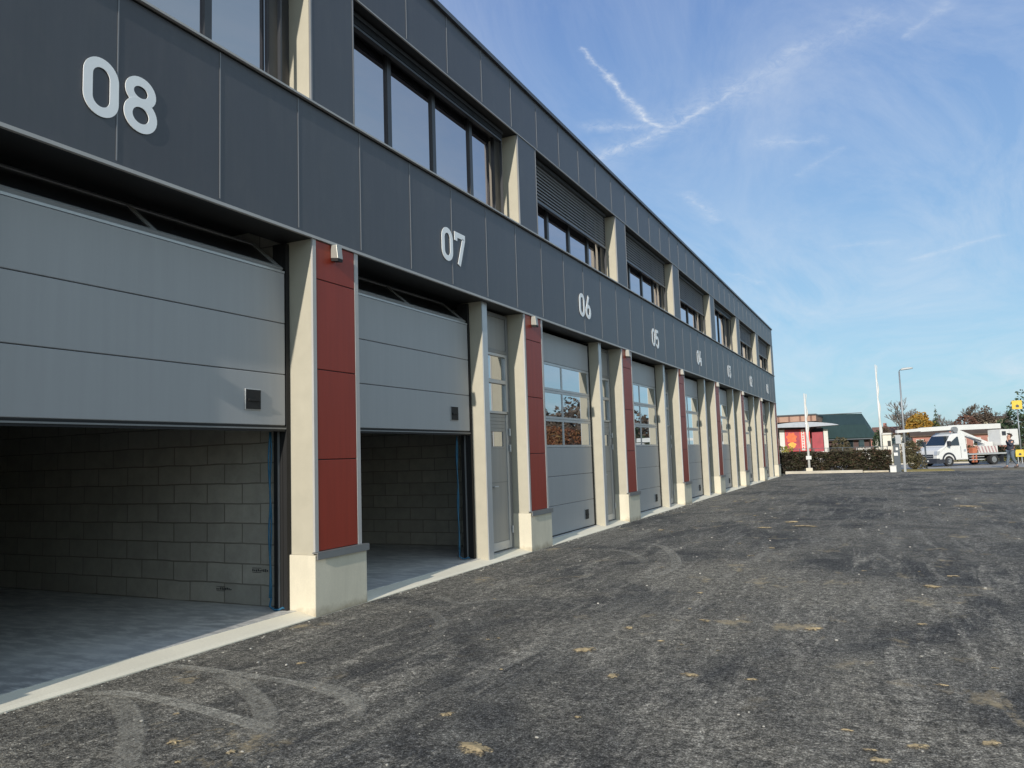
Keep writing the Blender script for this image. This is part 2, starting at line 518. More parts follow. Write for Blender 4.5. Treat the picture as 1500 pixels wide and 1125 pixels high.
# ------------------------------------------------------------------ piers
def pier(i):
    y = Y0 + PITCH * i
    w = 0.73
    # cream column core
    c = MB().box(-0.40, -0.022, y, y + w, ZP - 0.011, ZB - 0.03).build('column', 'cream_concrete', bld)
    p = MB().box(-0.40, 0.022, y - 0.03, y + 0.79, 0.0, ZP - 0.012).build('plinth', 'plinth_concrete', bld, bevel=0.008)
    fl = MB().box(-0.021, 0.05, y - 0.02, y + 0.80, ZP + 0.002, ZP + 0.014)
    fl.box(0.036, 0.05, y - 0.02, y + 0.80, ZP - 0.055, ZP + 0.0015)
    fl.build('flashing', 'alu_grey', p)
    # red cladding: four cassettes with grey edge trims
    r = MB()
    zs = [ZP + 0.016, 1.51, 2.41, 3.33, ZB - 0.032]
    for a, b in zip(zs, zs[1:]):
        r.box(-0.021, 0.0, y + 0.052, y + w - 0.062, a + 0.004, b - 0.005)
    ro = r.build('red_cladding', 'red_panel', bld, bevel=0.004)
    box('groove_backing', 'black_rubber', ro, -0.0215, -0.009, y + 0.055, y + w - 0.065, ZP + 0.017, ZB - 0.034)
    box('edge_trim', 'trim_grey', ro, -0.021, 0.003, y - 0.004, y + 0.048, ZP + 0.016, ZB - 0.030)
    box('edge_trim', 'trim_grey', ro, -0.021, 0.003, y + w - 0.058, y + w + 0.004, ZP + 0.016, ZB - 0.030)
    # upper pier: flush dark panel with light edges, cream return
    u = MB().box(-0.019, 0.0, y + 0.022, y + w - 0.03, ZT + 0.034, ZS - 0.022).build('pier_cladding', 'fascia', bld)
    box('edge_trim', 'joint_light', u, -0.019, 0.004, y, y + 0.02, ZT + 0.034, ZS - 0.022)
    box('edge_trim', 'joint_light', u, -0.019, 0.004, y + w - 0.028, y + w - 0.01, ZT + 0.034, ZS - 0.022)
    box('upper_column', 'cream_concrete', bld, -0.42, -0.021, y - 0.002, y + w - 0.012, ZT + 0.034, ZS - 0.022)
for i in range(-2, 8):
    pier(i)

# ------------------------------------------------------------------ upper windows
BLIND = {0: 0.03, 1: 0.68, 2: 0.62, 3: 0.66, 4: 0.02, 5: 0.62, 6: 0.66, -1: 0.02, -2: 0.3}
def window(i):
    ya, yb = Y0 + PITCH * i + 0.735, Y0 + PITCH * (i + 1) - 0.01
    z0, z1 = ZT + 0.034, ZS - 0.02
    f = MB()
    fw = 0.055
    ms = [ya + 1.06 * k for k in range(1, 4)]
    xf = XG + 0.03
    f.box(XG - 0.06, xf, ya, ya + fw, z0, z1)
    f.box(XG - 0.06, xf, yb - 0.30, yb - 0.20, z0, z1)
    f.box(XG - 0.06, xf - 0.01, yb - 0.20, yb, z0, z1)
    f.box(XG - 0.06, xf, ya + fw, yb - 0.30, z0, z0 + 0.05)
    f.box(XG - 0.06, xf, ya + fw, yb - 0.30, z1 - 0.10, z1)
    for m_ in ms:
        f.box(XG - 0.06, xf, m_ - 0.042, m_ + 0.042, z0 + 0.05, z1 - 0.10)
    fo = f.build('window', 'dark_frame', bld)
    edges = [ya + fw] + ms + [yb - 0.30]
    for k, (a, b) in enumerate(zip(edges, edges[1:])):
        a2 = a + (0.042 if k else 0)
        b2 = b - (0.042 if k < 3 else 0)
        t = random.uniform(-0.0015, 0.0015)
        box('pane', 'window_glass', fo, XG - 0.02, XG + t, a2, b2, z0 + 0.05, z1 - 0.10)
    # venetian blind hanging in front of the glass
    drop = BLIND.get(i, 0.05)
    bl = MB()
    zt = z1 - 0.02
    hb = MB().box(-0.235, -0.125, ya + 0.03, yb - 0.26, zt - 0.05, zt)
    n = max(6, int(drop / 0.06))
    step = 0.012 if drop < 0.1 else drop / n
    for k in range(n):
        z = zt - 0.06 - step * k
        if drop < 0.1:
            bl.box(-0.22, -0.14, ya + 0.04, yb - 0.27, z - 0.004, z)
        else:
            M = Matrix.Translation((-0.18, 0, z - 0.02)) @ Matrix.Rotation(R(66), 4, 'Y')
            bl.box(-0.040, 0.040, ya + 0.04, yb - 0.27, -0.002, 0.002, M)
    hb.box(-0.21, -0.15, ya + 0.035, yb - 0.265, zt - 0.06 - step * n - 0.03, zt - 0.06 - step * n)
    bo = bl.build('blind', 'blind_slat' if drop > 0.1 else 'dark_frame', fo)
    hb.build('blind_rail', 'dark_frame', fo)
    g = MB()
    g.box(-0.20, -0.16, yb - 0.255, yb - 0.235, z0, z1)
    g.build('blind_guide', 'dark_frame', fo)
for i in range(-2, 7):
    window(i)

# ------------------------------------------------------------------ ground floor openings
SEC = [0.07, 0.58, 1.095, 1.61, 2.12, 2.63, 3.13, 3.66]
def section_door(i, ya, yb, opened):
    """sectional door: three plain panels, three glazed rows, one plain top panel"""
    root = empty('sectional_door', (0, 0, 0))
    root.parent = bld
    zoff = 1.785 if opened else 0.0
    zt_ = SEC[3] + zoff
    rows = [0, 1, 2] + ([] if opened else [6])
    for k in rows:
        po = MB().box(XG - 0.042, XG, ya + 0.01, yb - 0.01, SEC[k] + zoff + 0.004, SEC[k + 1] + zoff - 0.003).build('door_panel', 'door_grey', root, bevel=0.006)
        box('section_joint', 'dark_frame', po, XG - 0.04, XG - 0.012, ya + 0.012, yb - 0.012, SEC[k] + zoff - 0.0029, SEC[k] + zoff + 0.0039)
    h = MB()
    hy = yb - 0.45
    hz = SEC[0] + zoff + 0.14
    h.box(XG + 0.001, XG + 0.010, hy - 0.10, hy + 0.10, hz, hz + 0.20)
    ho = h.build('handle', 'alu_light', root, bevel=0.004)
    h2 = MB()
    h2.box(XG + 0.011, XG + 0.016, hy - 0.092, hy + 0.092, hz + 0.008, hz + 0.192)
    h2.box(XG + 0.017, XG + 0.030, hy - 0.07, hy + 0.07, hz + 0.085, hz + 0.105)
    h2.build('handle_recess', 'black_rubber', ho)
    s = MB()
    s.box(XG - 0.035, XG - 0.004, ya, yb, SEC[0] + zoff - 0.055 if opened else FLOOR, SEC[0] + zoff - 0.002)
    so = s.build('bottom_seal', 'black_rubber', root)
    if opened:
        box('seal_rail', 'alu_grey', so, XG - 0.003, XG + 0.004, ya, yb, SEC[0] + zoff - 0.034, SEC[0] + zoff - 0.020)
    # glazed rows
    mid = (ya + yb) / 2
    def glazed(M, z0, z1, nm='glazed_section'):
        f = MB()
        f.box(XG - 0.04, XG, ya + 0.01, yb - 0.01, z0 + 0.003, z0 + 0.045, M)
        f.box(XG - 0.04, XG, ya + 0.01, yb - 0.01, z1 - 0.045, z1 - 0.003, M)
        for a, b in ((ya + 0.01, ya + 0.075), (mid - 0.028, mid + 0.028), (yb - 0.075, yb - 0.01)):
            f.box(XG - 0.04, XG - 0.002, a, b, z0 + 0.0455, z1 - 0.0455, M)
        fo = f.build(nm, 'alu_light', root)
        for a, b in ((ya + 0.0755, mid - 0.0285), (mid + 0.0285, yb - 0.0755)):
            MB().box(XG - 0.028, XG - 0.012, a, b, z0 + 0.046, z1 - 0.046, M).build('pane', 'door_glass' if not opened else 'dark_pane', fo)
    if not opened:
        for k in (3, 4, 5):
            glazed(None, SEC[k], SEC[k + 1])
    else:
        # the next rows have run back along the curved track under the ceiling
        z0 = zt_ + 0.012
        box('top_rail', 'alu_light', root, XG - 0.04, XG + 0.002, ya + 0.01, yb - 0.01, zt_ + 0.0, zt_ + 0.022)
        z0 = zt_ + 0.024
        M = Matrix.Translation((XG - 0.04, 0, z0)) @ Matrix.Rotation(R(-50), 4, 'Y') @ Matrix.Translation((-XG + 0.04, 0, -z0))
        glazed(M, z0, z0 + 0.50)
    # guide tracks
    for a, b in ((ya - 0.055, ya + 0.004), (yb - 0.004, yb + 0.055)):
        t = MB().box(XG - 0.16, XG - 0.045, a, b, FLOOR, ZB - 0.05)
        t.box(XG - 0.045, XG + 0.004, a if a < mid - 1 else yb + 0.002, ya - 0.002 if a < mid - 1 else b, FLOOR, ZB - 0.05)
        t.build('guide_track', 'black_rubber', root)
    l = MB()
    l.box(XG - 0.10, XG - 0.08, yb - 0.016, yb - 0.006, FLOOR, 1.80)
    l.build('track_rail', 'alu_grey', root)
    return root

m, nt, b = new_mat('dark_pane')
b.inputs['Base Color'].default_value = (0.02, 0.02, 0.022, 1)
b.inputs['Roughness'].default_value = 0.3

def post(y):
    o = MB().box(-0.42, -0.10, y, y + 0.16, 0.0, ZB - 0.03).build('door_post', 'cream_concrete', bld)
    box('post_trim', 'alu_light', o, -0.0995, -0.088, y + 0.004, y + 0.156, 0.02, ZB - 0.031)

def entrance_door(ya, yb, flip=False):
    root = empty('entrance_door', (0, 0, 0))
    root.parent = bld
    f = MB()
    X1 = XG + 0.02
    f.box(XG - 0.07, X1, ya, ya + 0.07, FLOOR, 3.70)
    f.box(XG - 0.07, X1, yb - 0.07, yb, FLOOR, 3.70)
    f.box(XG - 0.07, X1, ya + 0.07, yb - 0.07, 3.64, 3.70)
    f.box(XG - 0.07, X1, ya + 0.07, yb - 0.07, 3.075, 3.135)
    f.box(XG - 0.07, X1, ya + 0.07, yb - 0.07, 2.60, 2.665)
    f.box(XG - 0.07, X1, ya + 0.07, yb - 0.07, 2.135, 2.165)
    fo = f.build('door_frame', 'alu_grey', root, bevel=0.004)
    hb = MB()
    hb.box(XG - 0.05, X1 + 0.003, yb - 0.13, yb - 0.075, 2.17, 3.07)
    hb.box(XG - 0.05, X1 + 0.003, ya + 0.075, yb - 0.131, 3.03, 3.07)
    hb.box(XG - 0.05, X1 + 0.003, ya + 0.075, yb - 0.131, 2.605, 2.66)
    hb.box(XG - 0.05, X1 + 0.003, ya + 0.075, yb - 0.131, 2.14, 2.175)
    hb.build('glazing_bead', 'alu_light', fo)
    box('infill_panel', 'leaf_grey', root, XG - 0.05, XG - 0.002, ya + 0.071, yb - 0.071, 3.136, 3.639)
    box('pane', 'door_glass', root, XG - 0.04, XG - 0.01, ya + 0.076, yb - 0.132, 2.667, 3.028)
    box('pane', 'door_glass', root, XG - 0.04, XG - 0.01, ya + 0.076, yb - 0.132, 2.177, 2.598)
    # leaf
    lf = MB()
    a, b = ya + 0.075, yb - 0.075
    lf.box(XG - 0.05, XG + 0.004, a, b - 0.07, 0.20, 1.60)
    lf.box(XG - 0.05, XG + 0.006, a, a + 0.10, 1.601, 1.86)
    lf.box(XG - 0.05, XG + 0.006, b - 0.17, b - 0.071, 1.601, 1.86)
    lf.box(XG - 0.05, XG + 0.006, a + 0.101, b - 0.171, 1.601, 1.635)
    for k in range(5):
        z = 1.862 + 0.054 * k
        lf.box(XG - 0.05, XG + 0.002 + 0.004 * (k % 2), a, b - 0.071, z, z + 0.052)
    lo = lf.build('door_leaf', 'leaf_grey', root, bevel=0.002)
    box('small_pane', 'door_glass', lo, XG - 0.035, XG - 0.006, a + 0.102, b - 0.172, 1.637, 1.859)
    st = MB()
    st.box(XG - 0.05, XG + 0.016, b - 0.068, b, 0.075, 2.13)
    st.box(XG - 0.05, XG + 0.012, a, b - 0.07, 0.075, 0.198)
    st.build('leaf_stile', 'alu_light', lo, bevel=0.003)
    box('midrail', 'alu_grey', lo, XG + 0.0045, XG + 0.008, a, b - 0.071, 1.085, 1.097)
    for z in (0.30, 1.55, 1.80):
        MB().tube([(XG + 0.04, yb - 0.075, z), (XG + 0.04, yb - 0.075, z + 0.11)], 0.016, 8).build('hinge', 'alu_light', root)
    k = MB()
    k.tube([(XG + 0.004, a + 0.05, 1.03), (XG + 0.05, a + 0.05, 1.03)], 0.012, 8)
    k.tube([(XG + 0.05, a + 0.05, 1.03), (XG + 0.052, a + 0.17, 1.03)], 0.011, 8)
    k.build('handle', 'alu_light', root)

def bay(i):
    y = Y0 + PITCH * i + 0.73
    ye = Y0 + PITCH * (i + 1)
    if i == -1:      # unit 08 is handed the other way round: door against the next pier
        entrance_door(y + 0.05, y + 0.92)
        post(y + 0.96)
        section_door(i, y + 1.19, ye - 0.065, True)
    else:
        section_door(i, y + 0.07, y + 2.97, i == 0)
        post(y + 3.03)
        entrance_door(y + 3.45, ye - 0.05 + 0.03)
        b = MB().box(-0.40, XG + 0.015, y + 3.19, y + 3.449, 0.0, ZB - 0.03)
        b.build('door_side_panel', 'alu_grey', bld)
for i in range(-2, 7):
    bay(i)

# block walls between the units
def stamp(parent, x, z, y, w):
    """faint ink stamps on two blocks, illegible outline"""
    s = MB()
    for k in range(9):
        xx = x + w * k / 9
        hgt = random.uniform(0.018, 0.032)
        s.box(xx, xx + w / 16, y - 0.0035, y - 0.001, z + random.uniform(0, 0.008), z + hgt)
    s.box(x, x + w * 0.55, y - 0.0038, y - 0.0012, z + 0.036, z + 0.040)
    s.box(x, x + w * 0.55, y - 0.0038, y - 0.0012, z - 0.008, z - 0.004)
    s.build('ink_stamp', 'dark_frame', parent)
for i in range(-2, 8):
    y = Y0 + PITCH * i
    w = box('partition_wall', 'block_wall', bld, DEPTH + 0.005, -0.42, y + 0.05, y + 0.25, FLOOR - 0.05, 3.945)
    if i == 0:
        stamp(w, -0.86, 0.395, y + 0.05, 0.22)
        stamp(w, -1.36, 0.19, y + 0.05, 0.22)

# threshold strip along the foot of the facade
ap = MB()
ap.prism([(-0.213, -0.1), (0.020, -0.1), (0.020, 0.008), (-0.02, 0.022), (-0.213, FLOOR - 0.004)], 'y', YA, YE)
tag(ap.build('threshold_strip', 'apron_concrete'), kind='structure')

# ------------------------------------------------------------------ wall lights
UN = ['08', '07', '06', '05', '04', '03', '02', '01']
def wall_light():
    root = empty('wall_light')
    b = MB()
    b.prism([(0.0, -0.055), (0.092, -0.068), (0.075, 0.08), (0.0, 0.08)], 'y', -0.042, 0.042)
    b.build('housing', 'lamp_body', root, bevel=0.004)
    d = MB()
    d.prism([(0.004, -0.085), (0.089, -0.098), (0.091, -0.069), (0.004, -0.056)], 'y', -0.039, 0.039)
    d.build('lens', 'black_rubber', root)
    return root
def copy_tree(o):
    c = o.copy()
    COL.objects.link(c)
    for ch in o.children:
        k = copy_tree(ch)
        k.parent = c
    return c
WLP = wall_light()
for i in range(-2, 7):
    o = WLP if i == -2 else copy_tree(WLP)
    o.location = (0.004, Y0 + PITCH * i + 0.32, 3.645)
    if i == -2:
        lab = 'small box wall light on the pier behind the photographer, before unit 08'
    elif i == -1:
        lab = 'small box wall light on the pier just before unit 08, nearest the viewer'
    else:
        lab = 'small white box wall light atop the red pier between numbers %s and %s' % (UN[i], UN[i + 1])
    tag(o, lab, 'wall light', 'wall lights at the top of the red piers')

# ------------------------------------------------------------------ numbers
def arc(cx, cz, rx, rz, a0, a1, n=18):
    return [(cx + rx * math.cos(R(a0 + (a1 - a0) * k / n)), cz + rz * math.sin(R(a0 + (a1 - a0) * k / n))) for k in range(n + 1)]
W2, H, S = 0.107, 0.45, 0.074        # half centre-line width, height, stroke
def glyph(ch):
    t = S / 2
    top, bot = H - t, t
    if ch == '0':
        r = W2
        return [(arc(0, top - r, r, r, 180, 0) + arc(0, bot + r, r, r, 0, -180), True)]
    if ch == '8':
        m_ = 0.243
        r1 = (top - m_) / 2
        r2 = (m_ - bot) / 2
        return [(arc(0, m_ + r1, W2 * 0.94, r1, 90, 450, 30)[:-1], True), (arc(0, bot + r2, W2 * 1.04, r2, 90, 450, 30)[:-1], True)]
    if ch == '7':
        return [([(-W2, top - 0.085), (-W2, top), (W2, top), (W2, top - 0.03), (-0.03, bot - t)], False)]
    if ch == '6':
        r = W2
        return [([(W2 * 0.35, H), (-W2 * 0.82, bot + r + 0.06)], False), (arc(0, bot + r, r, r, 90, 450, 30)[:-1], True)]
    if ch == '5':
        return [([(W2, top), (-W2 * 0.85, top), (-W2 * 0.95, 0.235)] + arc(0, bot + 0.10, W2, 0.10 + 0.02, 120, -150, 22), False)]
    if ch == '4':
        return [([(0.0, H), (-W2 * 1.1, 0.135), (W2 * 1.2, 0.135)], False), ([(W2 * 0.55, 0.25), (W2 * 0.55, 0.0)], False)]
    if ch == '3':
        return [([(-W2, top), (W2 * 0.9, top), (0.0, 0.27)] + arc(0, bot + 0.10, W2, 0.115, 90, -155, 22), False)]
    if ch == '2':
        return [(arc(0, top - W2, W2, W2, 165, -20, 18) + [(-W2, bot), (W2 * 1.1, bot)], False)]
    if ch == '1':
        return [([(-W2 * 0.9, top - 0.07), (0.02, top), (0.02, 0.0)], False)]
def stroke(mb, pts, closed, oy, oz, x0, x1):
    n = len(pts)
    L, Rr = [], []
    for k in range(n):
        p = Vector(pts[k])
        a = Vector(pts[(k - 1) % n]) if (closed or k > 0) else None
        c = Vector(pts[(k + 1) % n]) if (closed or k < n - 1) else None
        d1 = (p - a).normalized() if a is not None else None
        d2 = (c - p).normalized() if c is not None else None
        d1 = d1 or d2
        d2 = d2 or d1
        nrm = Vector((-(d1 + d2).y, (d1 + d2).x)).normalized()
        s = 1 / max(0.5, nrm.dot(Vector((-d1.y, d1.x))))
        L.append(p + nrm * S / 2 * s)
        Rr.append(p - nrm * S / 2 * s)
    def v(q, x):
        return mb.bm.verts.new((x, oy + q.x, oz + q.y))
    vl0 = [v(q, x0) for q in L]; vr0 = [v(q, x0) for q in Rr]
    vl1 = [v(q, x1) for q in L]; vr1 = [v(q, x1) for q in Rr]
    for k in range(n if closed else n - 1):
        j = (k + 1) % n
        for q in ((vl1[k], vl1[j], vr1[j], vr1[k]), (vl0[k], vr0[k], vr0[j], vl0[j]), (vl0[k], vl0[j], vl1[j], vl1[k]), (vr0[k], vr1[k], vr1[j], vr0[j])):
            mb.bm.faces.new(q)
    if not closed:
        for k in (0, n - 1):
            mb.bm.faces.new((vl0[k], vl1[k], vr1[k], vr0[k]))
for k, tx in enumerate(UN):
    yc = 4.03 + PITCH * k
    root = empty('unit_number', (0.0, yc, 4.08))
    for j, ch in enumerate(tx):
        mb = MB()
        for q, (pts, closed) in enumerate(glyph(ch)):
            stroke(mb, pts, closed, (-0.168, 0.168)[j], 0.0, 0.0065, 0.0115 + 0.001 * q)
        mb.build('digit', 'number_white', root)
    tag(root, 'white number %s on the dark fascia above its unit door' % tx, 'number', 'unit numbers along the fascia')

# ------------------------------------------------------------------ blue pull ropes of the two open doors
def rope(y, lab, nm='pull_rope'):
    r = MB()
    x = -0.47
    for off in (0.0, 0.028):
        path = [(x + off * 0.3 + 0.006 * math.sin(k * 1.1 + off * 60), y - off + 0.005 * math.sin(k * 0.9 + off * 90), 1.80 - 1.62 * k / 14) for k in range(15)]
        r.tube(path, 0.0085, 6)
    loop = [(x, y, 0.18), (x + 0.01, y - 0.03, 0.10), (x + 0.05, y - 0.01, FLOOR + 0.012), (x + 0.09, y + 0.01, FLOOR + 0.012), (x + 0.12, y + 0.03, FLOOR + 0.03), (x + 0.13, y + 0.05, FLOOR + 0.014)]
    r.tube(loop, 0.011, 6)
    tag(r.build(nm, 'rope_blue', None, True), lab, 'rope', 'pull ropes at the open doors')
rope(Y0 - 0.10, 'blue pull rope hanging inside the opening of unit 08')
rope(Y0 + 0.73 + 2.97 - 0.10, 'blue pull rope hanging inside the opening of unit 07')

# ------------------------------------------------------------------ ground
def sheet(name, mat, x0, x1, y0, y1, z, thick=None):
    m_ = MB()
    if thick:
        m_.box(x0, x1, y0, y1, z - thick, z)
    else:
        m_.quad((x0, y0, z), (x1, y0, z), (x1, y1, z), (x0, y1, z))
    return tag(m_.build(name, mat), kind='structure')
sheet('ground', 'earth', -700, 700, -200, 1400, -0.05)
yard = sheet('asphalt_yard', 'asphalt', 0.0205, 70, -40, 45.0, 0.0)
YARD_END = 45.0
sheet('pavement', 'road_asphalt', -25, 5.2, YARD_END + 0.2, 46.2, -0.03)
sheet('road', 'road_asphalt', -60, 90, 49.2, 60.5, -0.008)
sheet('gutter', 'gutter', 5.4, 90, YARD_END + 0.005, 49.19, -0.004)
# edge line where the yard meets the gutter
for a, b in ((8.2, 9.6), (10.35, 30.0)):
    sheet('edge_line', 'line_paint', a, b, 44.25, 44.50, 0.004)
sheet('grass_verge', 'verge_grass', 5.65, 8.0, 45.4, 49.0, 0.012, 0.05)
sheet('grass_verge', 'verge_grass', -60, 90, 60.9, 130, 0.006, 0.05)
sheet('road_edge_kerb', 'kerb_stone', -60, 90, 60.55, 60.85, 0.08, 0.15)
kb = MB()
kb.box(-0.15, 3.75, 45.25, 45.5, -0.03, 0.13)
tag(kb.build('kerb', 'kerb_stone', bevel=0.02), kind='structure')
kb = MB()
kb.box(3.77, 5.25, 45.25, 45.5, -0.03, 0.08)
tag(kb.build('kerb', 'plinth_concrete', bevel=0.02), kind='structure')

# tyre scrub marks: dusty ribbons lying on the asphalt
def ribbon(pts, w, peak, closed_fade=True):
    w *= 0.85
    m_ = bmesh.new()
    P = [Vector((x, y, 0)) for x, y in pts]
    # Catmull-Rom resample
    Q = []
    for k in range(len(P) - 1):
        p0, p1, p2, p3 = P[max(k - 1, 0)], P[k], P[k + 1], P[min(k + 2, len(P) - 1)]
        for s in range(8):
            t = s / 8
            Q.append(0.5 * ((2 * p1) + (p2 - p0) * t + (2 * p0 - 5 * p1 + 4 * p2 - p3) * t * t + (3 * p1 - p0 - 3 * p2 + p3) * t ** 3))
    Q.append(P[-1])
    rows = []
    lay = m_.verts.layers.float.new('fade')
    n = len(Q)
    for k, q in enumerate(Q):
        d = (Q[min(k + 1, n - 1)] - Q[max(k - 1, 0)]).normalized()
        nn = Vector((-d.y, d.x, 0))
        e = min(1, k / (n * 0.18), (n - 1 - k) / (n * 0.3))
        row = []
        for off, f in ((-1, 0), (-0.72, 0.8), (0, 0.7), (0.72, 1.0), (1, 0)):
            v = m_.verts.new(q + nn * off * w / 2 * random.uniform(0.92, 1.08) + Vector((0, 0, 0.004)))
            v[lay] = f * e * peak
            row.append(v)
        rows.append(row)
    for a, b in zip(rows, rows[1:]):
        for j in range(4):
            m_.faces.new((a[j], a[j + 1], b[j + 1], b[j]))
    bmesh.ops.recalc_face_normals(m_, faces=m_.faces)
    me = bpy.data.meshes.new('tyre_mark')
    m_.to_mesh(me)
    m_.free()
    me.materials.append(MATS['tyre_dust'])
    o = bpy.data.objects.new('tyre_mark', me)
    COL.objects.link(o)
    o.parent = yard
    RIB.append(o)
    o.location.z = 0.0004 * len(RIB)
RIB = []
ribbon([(0.16, 3.66), (0.25, 3.77), (0.54, 3.82), (1.22, 3.75), (1.79, 3.63), (1.98, 3.5)], 0.14, 0.85)
ribbon([(0.25, 3.77), (0.64, 3.63), (0.98, 3.42), (1.27, 3.19), (1.53, 2.95), (1.75, 2.6)], 0.19, 0.5)
ribbon([(0.1, 4.36), (0.25, 4.43), (0.75, 4.43), (1.41, 4.38), (1.95, 4.2), (2.15, 4.0)], 0.12, 0.75)
ribbon([(0.40, 4.46), (0.94, 4.27), (1.36, 4.03), (1.70, 3.75), (1.95, 3.4)], 0.18, 0.5)
ribbon([(1.30, 4.42), (1.70, 4.37), (2.05, 4.14), (2.25, 3.8)], 0.16, 0.45)
ribbon([(2.30, 3.4), (2.41, 4.33), (2.50, 5.07), (2.55, 5.89), (2.59, 7.44), (2.5, 9.5)], 0.16, 0.2)
ribbon([(2.75, 3.9), (2.83, 5.2), (2.85, 6.4), (2.85, 8.0), (2.7, 10.5)], 0.22, 0.16)
ribbon([(1.2, 12.6), (1.75, 12.2), (2.25, 11.1), (2.52, 10.04), (2.43, 9.3), (2.2, 8.8)], 0.18, 0.55)
ribbon([(1.0, 11.6), (1.45, 11.4), (1.95, 10.6), (2.1, 9.9)], 0.16, 0.4)
ribbon([(0.42, 7.59), (0.8, 7.3), (1.08, 7.18), (1.27, 7.42), (1.68, 7.54), (2.2, 7.4)], 0.12, 0.4)
ribbon([(0.4, 6.9), (0.9, 6.75), (1.35, 6.3), (1.6, 5.7), (1.6, 5.1)], 0.16, 0.3)
ribbon([(4.6, 3.0), (4.7, 6.0), (4.9, 10.0), (5.2, 15.0), (5.5, 22.0)], 0.30, 0.10)
ribbon([(6.1, 4.0), (6.2, 8.0), (6.3, 12.0), (6.4, 20.0), (6.6, 30.0)], 0.30, 0.08)
ribbon([(3.5, 12.0), (4.6, 15.0), (6.3, 17.5), (9.0, 19.0)], 0.3, 0.12)

# lumps and smears of ochre clay, dropped stones: far too many to count
def clay():
    b = MB()
    lay = b.bm.verts.layers.float.new('fade')
    spots = [(3.06, 3.79, .16), (2.66, 4.2, .07), (1.74, 3.1, .035), (1.9, 3.3, .06), (2.89, 5.82, .14), (3.78, 5.43, .09), (3.53, 7.09, .09), (4.41, 7.03, .13), (3.37, 6.27, .06),
             (4.17, 5.46, .06), (4.77, 4.71, .05), (4.88, 4.46, .05), (5.21, 7.46, .07), (5.26, 5.71, .06), (5.36, 9.34, .16), (5.6, 10.07, .12), (5.09, 4.59, .09), (3.25, 16.42, .30),
             (6.55, 20.56, .4), (5.42, 4.76, .07), (3.6, 15.6, .3), (2.9, 15.2, .2), (5.9, 5.4, .06), (6.2, 6.2, .05)]
    rnd = random.Random(3)
    for _ in range(110):
        y = 3.2 + 26 * rnd.random() ** 1.5
        spots.append((rnd.uniform(1.0, 8.5 + y * 0.15), y, rnd.choice((.02, .025, .03, .04, .05, .07)) * (1 + y / 30)))
    for k, (x, y, r) in enumerate(spots):
        r *= 0.75
        n = 14
        pts = []
        ph = rnd.random() * 6
        sq = rnd.uniform(0.55, 0.9)
        for j in range(n):
            a = j * 2 * math.pi / n
            rr = r * (1 + 0.28 * math.sin(2 * a + ph) + 0.2 * math.sin(5 * a + ph * 2) + rnd.uniform(-0.22, 0.22))
            pts.append((x + rr * math.cos(a), y + rr * sq * math.sin(a)))
        c = b.bm.verts.new((x, y, 0.006 + min(0.02, r * 0.12)))
        ring = [b.bm.verts.new((px, py, 0.0035)) for px, py in pts]
        ring2 = [b.bm.verts.new((x + (px - x) * 0.6 + rnd.uniform(-.1, .1) * r, y + (py - y) * 0.6 + rnd.uniform(-.1, .1) * r, 0.006 + min(0.014, r * 0.09) * rnd.random())) for px, py in pts]
        c[lay] = rnd.uniform(0.75, 1.0)
        for w_ in ring2:
            w_[lay] = rnd.uniform(0.35, 0.75)
        for j in range(n):
            q = (j + 1) % n
            b.bm.faces.new((ring[j], ring[q], ring2[q], ring2[j]))
            b.bm.faces.new((ring2[j], ring2[q], c))
    return b.build('clay_dirt', 'clay')
tag(clay(), 'ochre clumps of clay dirt dropped on the asphalt yard', 'dirt', kind='stuff')
def pebbles():
    b = MB()
    rnd = random.Random(11)
    for k_ in range(900):
        y = 2.6 + 22 * rnd.random() ** 1.9
        x = rnd.uniform(0.1, 7.5 + y * 0.2) if k_ < 650 else 0.03 + 0.12 * rnd.random() ** 2
        r = rnd.choice((0.0025, 0.003, 0.003, 0.004, 0.005, 0.008)) * (0.9 + y / 14)
        bm2 = bmesh.ops.create_icosphere(b.bm, subdivisions=1, radius=r)
        sx, sy, sz = rnd.uniform(.7, 1.4), rnd.uniform(.7, 1.4), rnd.uniform(.4, .8)
        for v in bm2['verts']:
            v.co = Vector((v.co.x * sx * rnd.uniform(.85, 1.15), v.co.y * sy * rnd.uniform(.85, 1.15), v.co.z * sz)) + Vector((x, y, r * 0.25))
    return b.build('pebbles', 'pebble')
tag(pebbles(), 'small pale stones scattered over the asphalt yard', 'pebbles', kind='stuff')

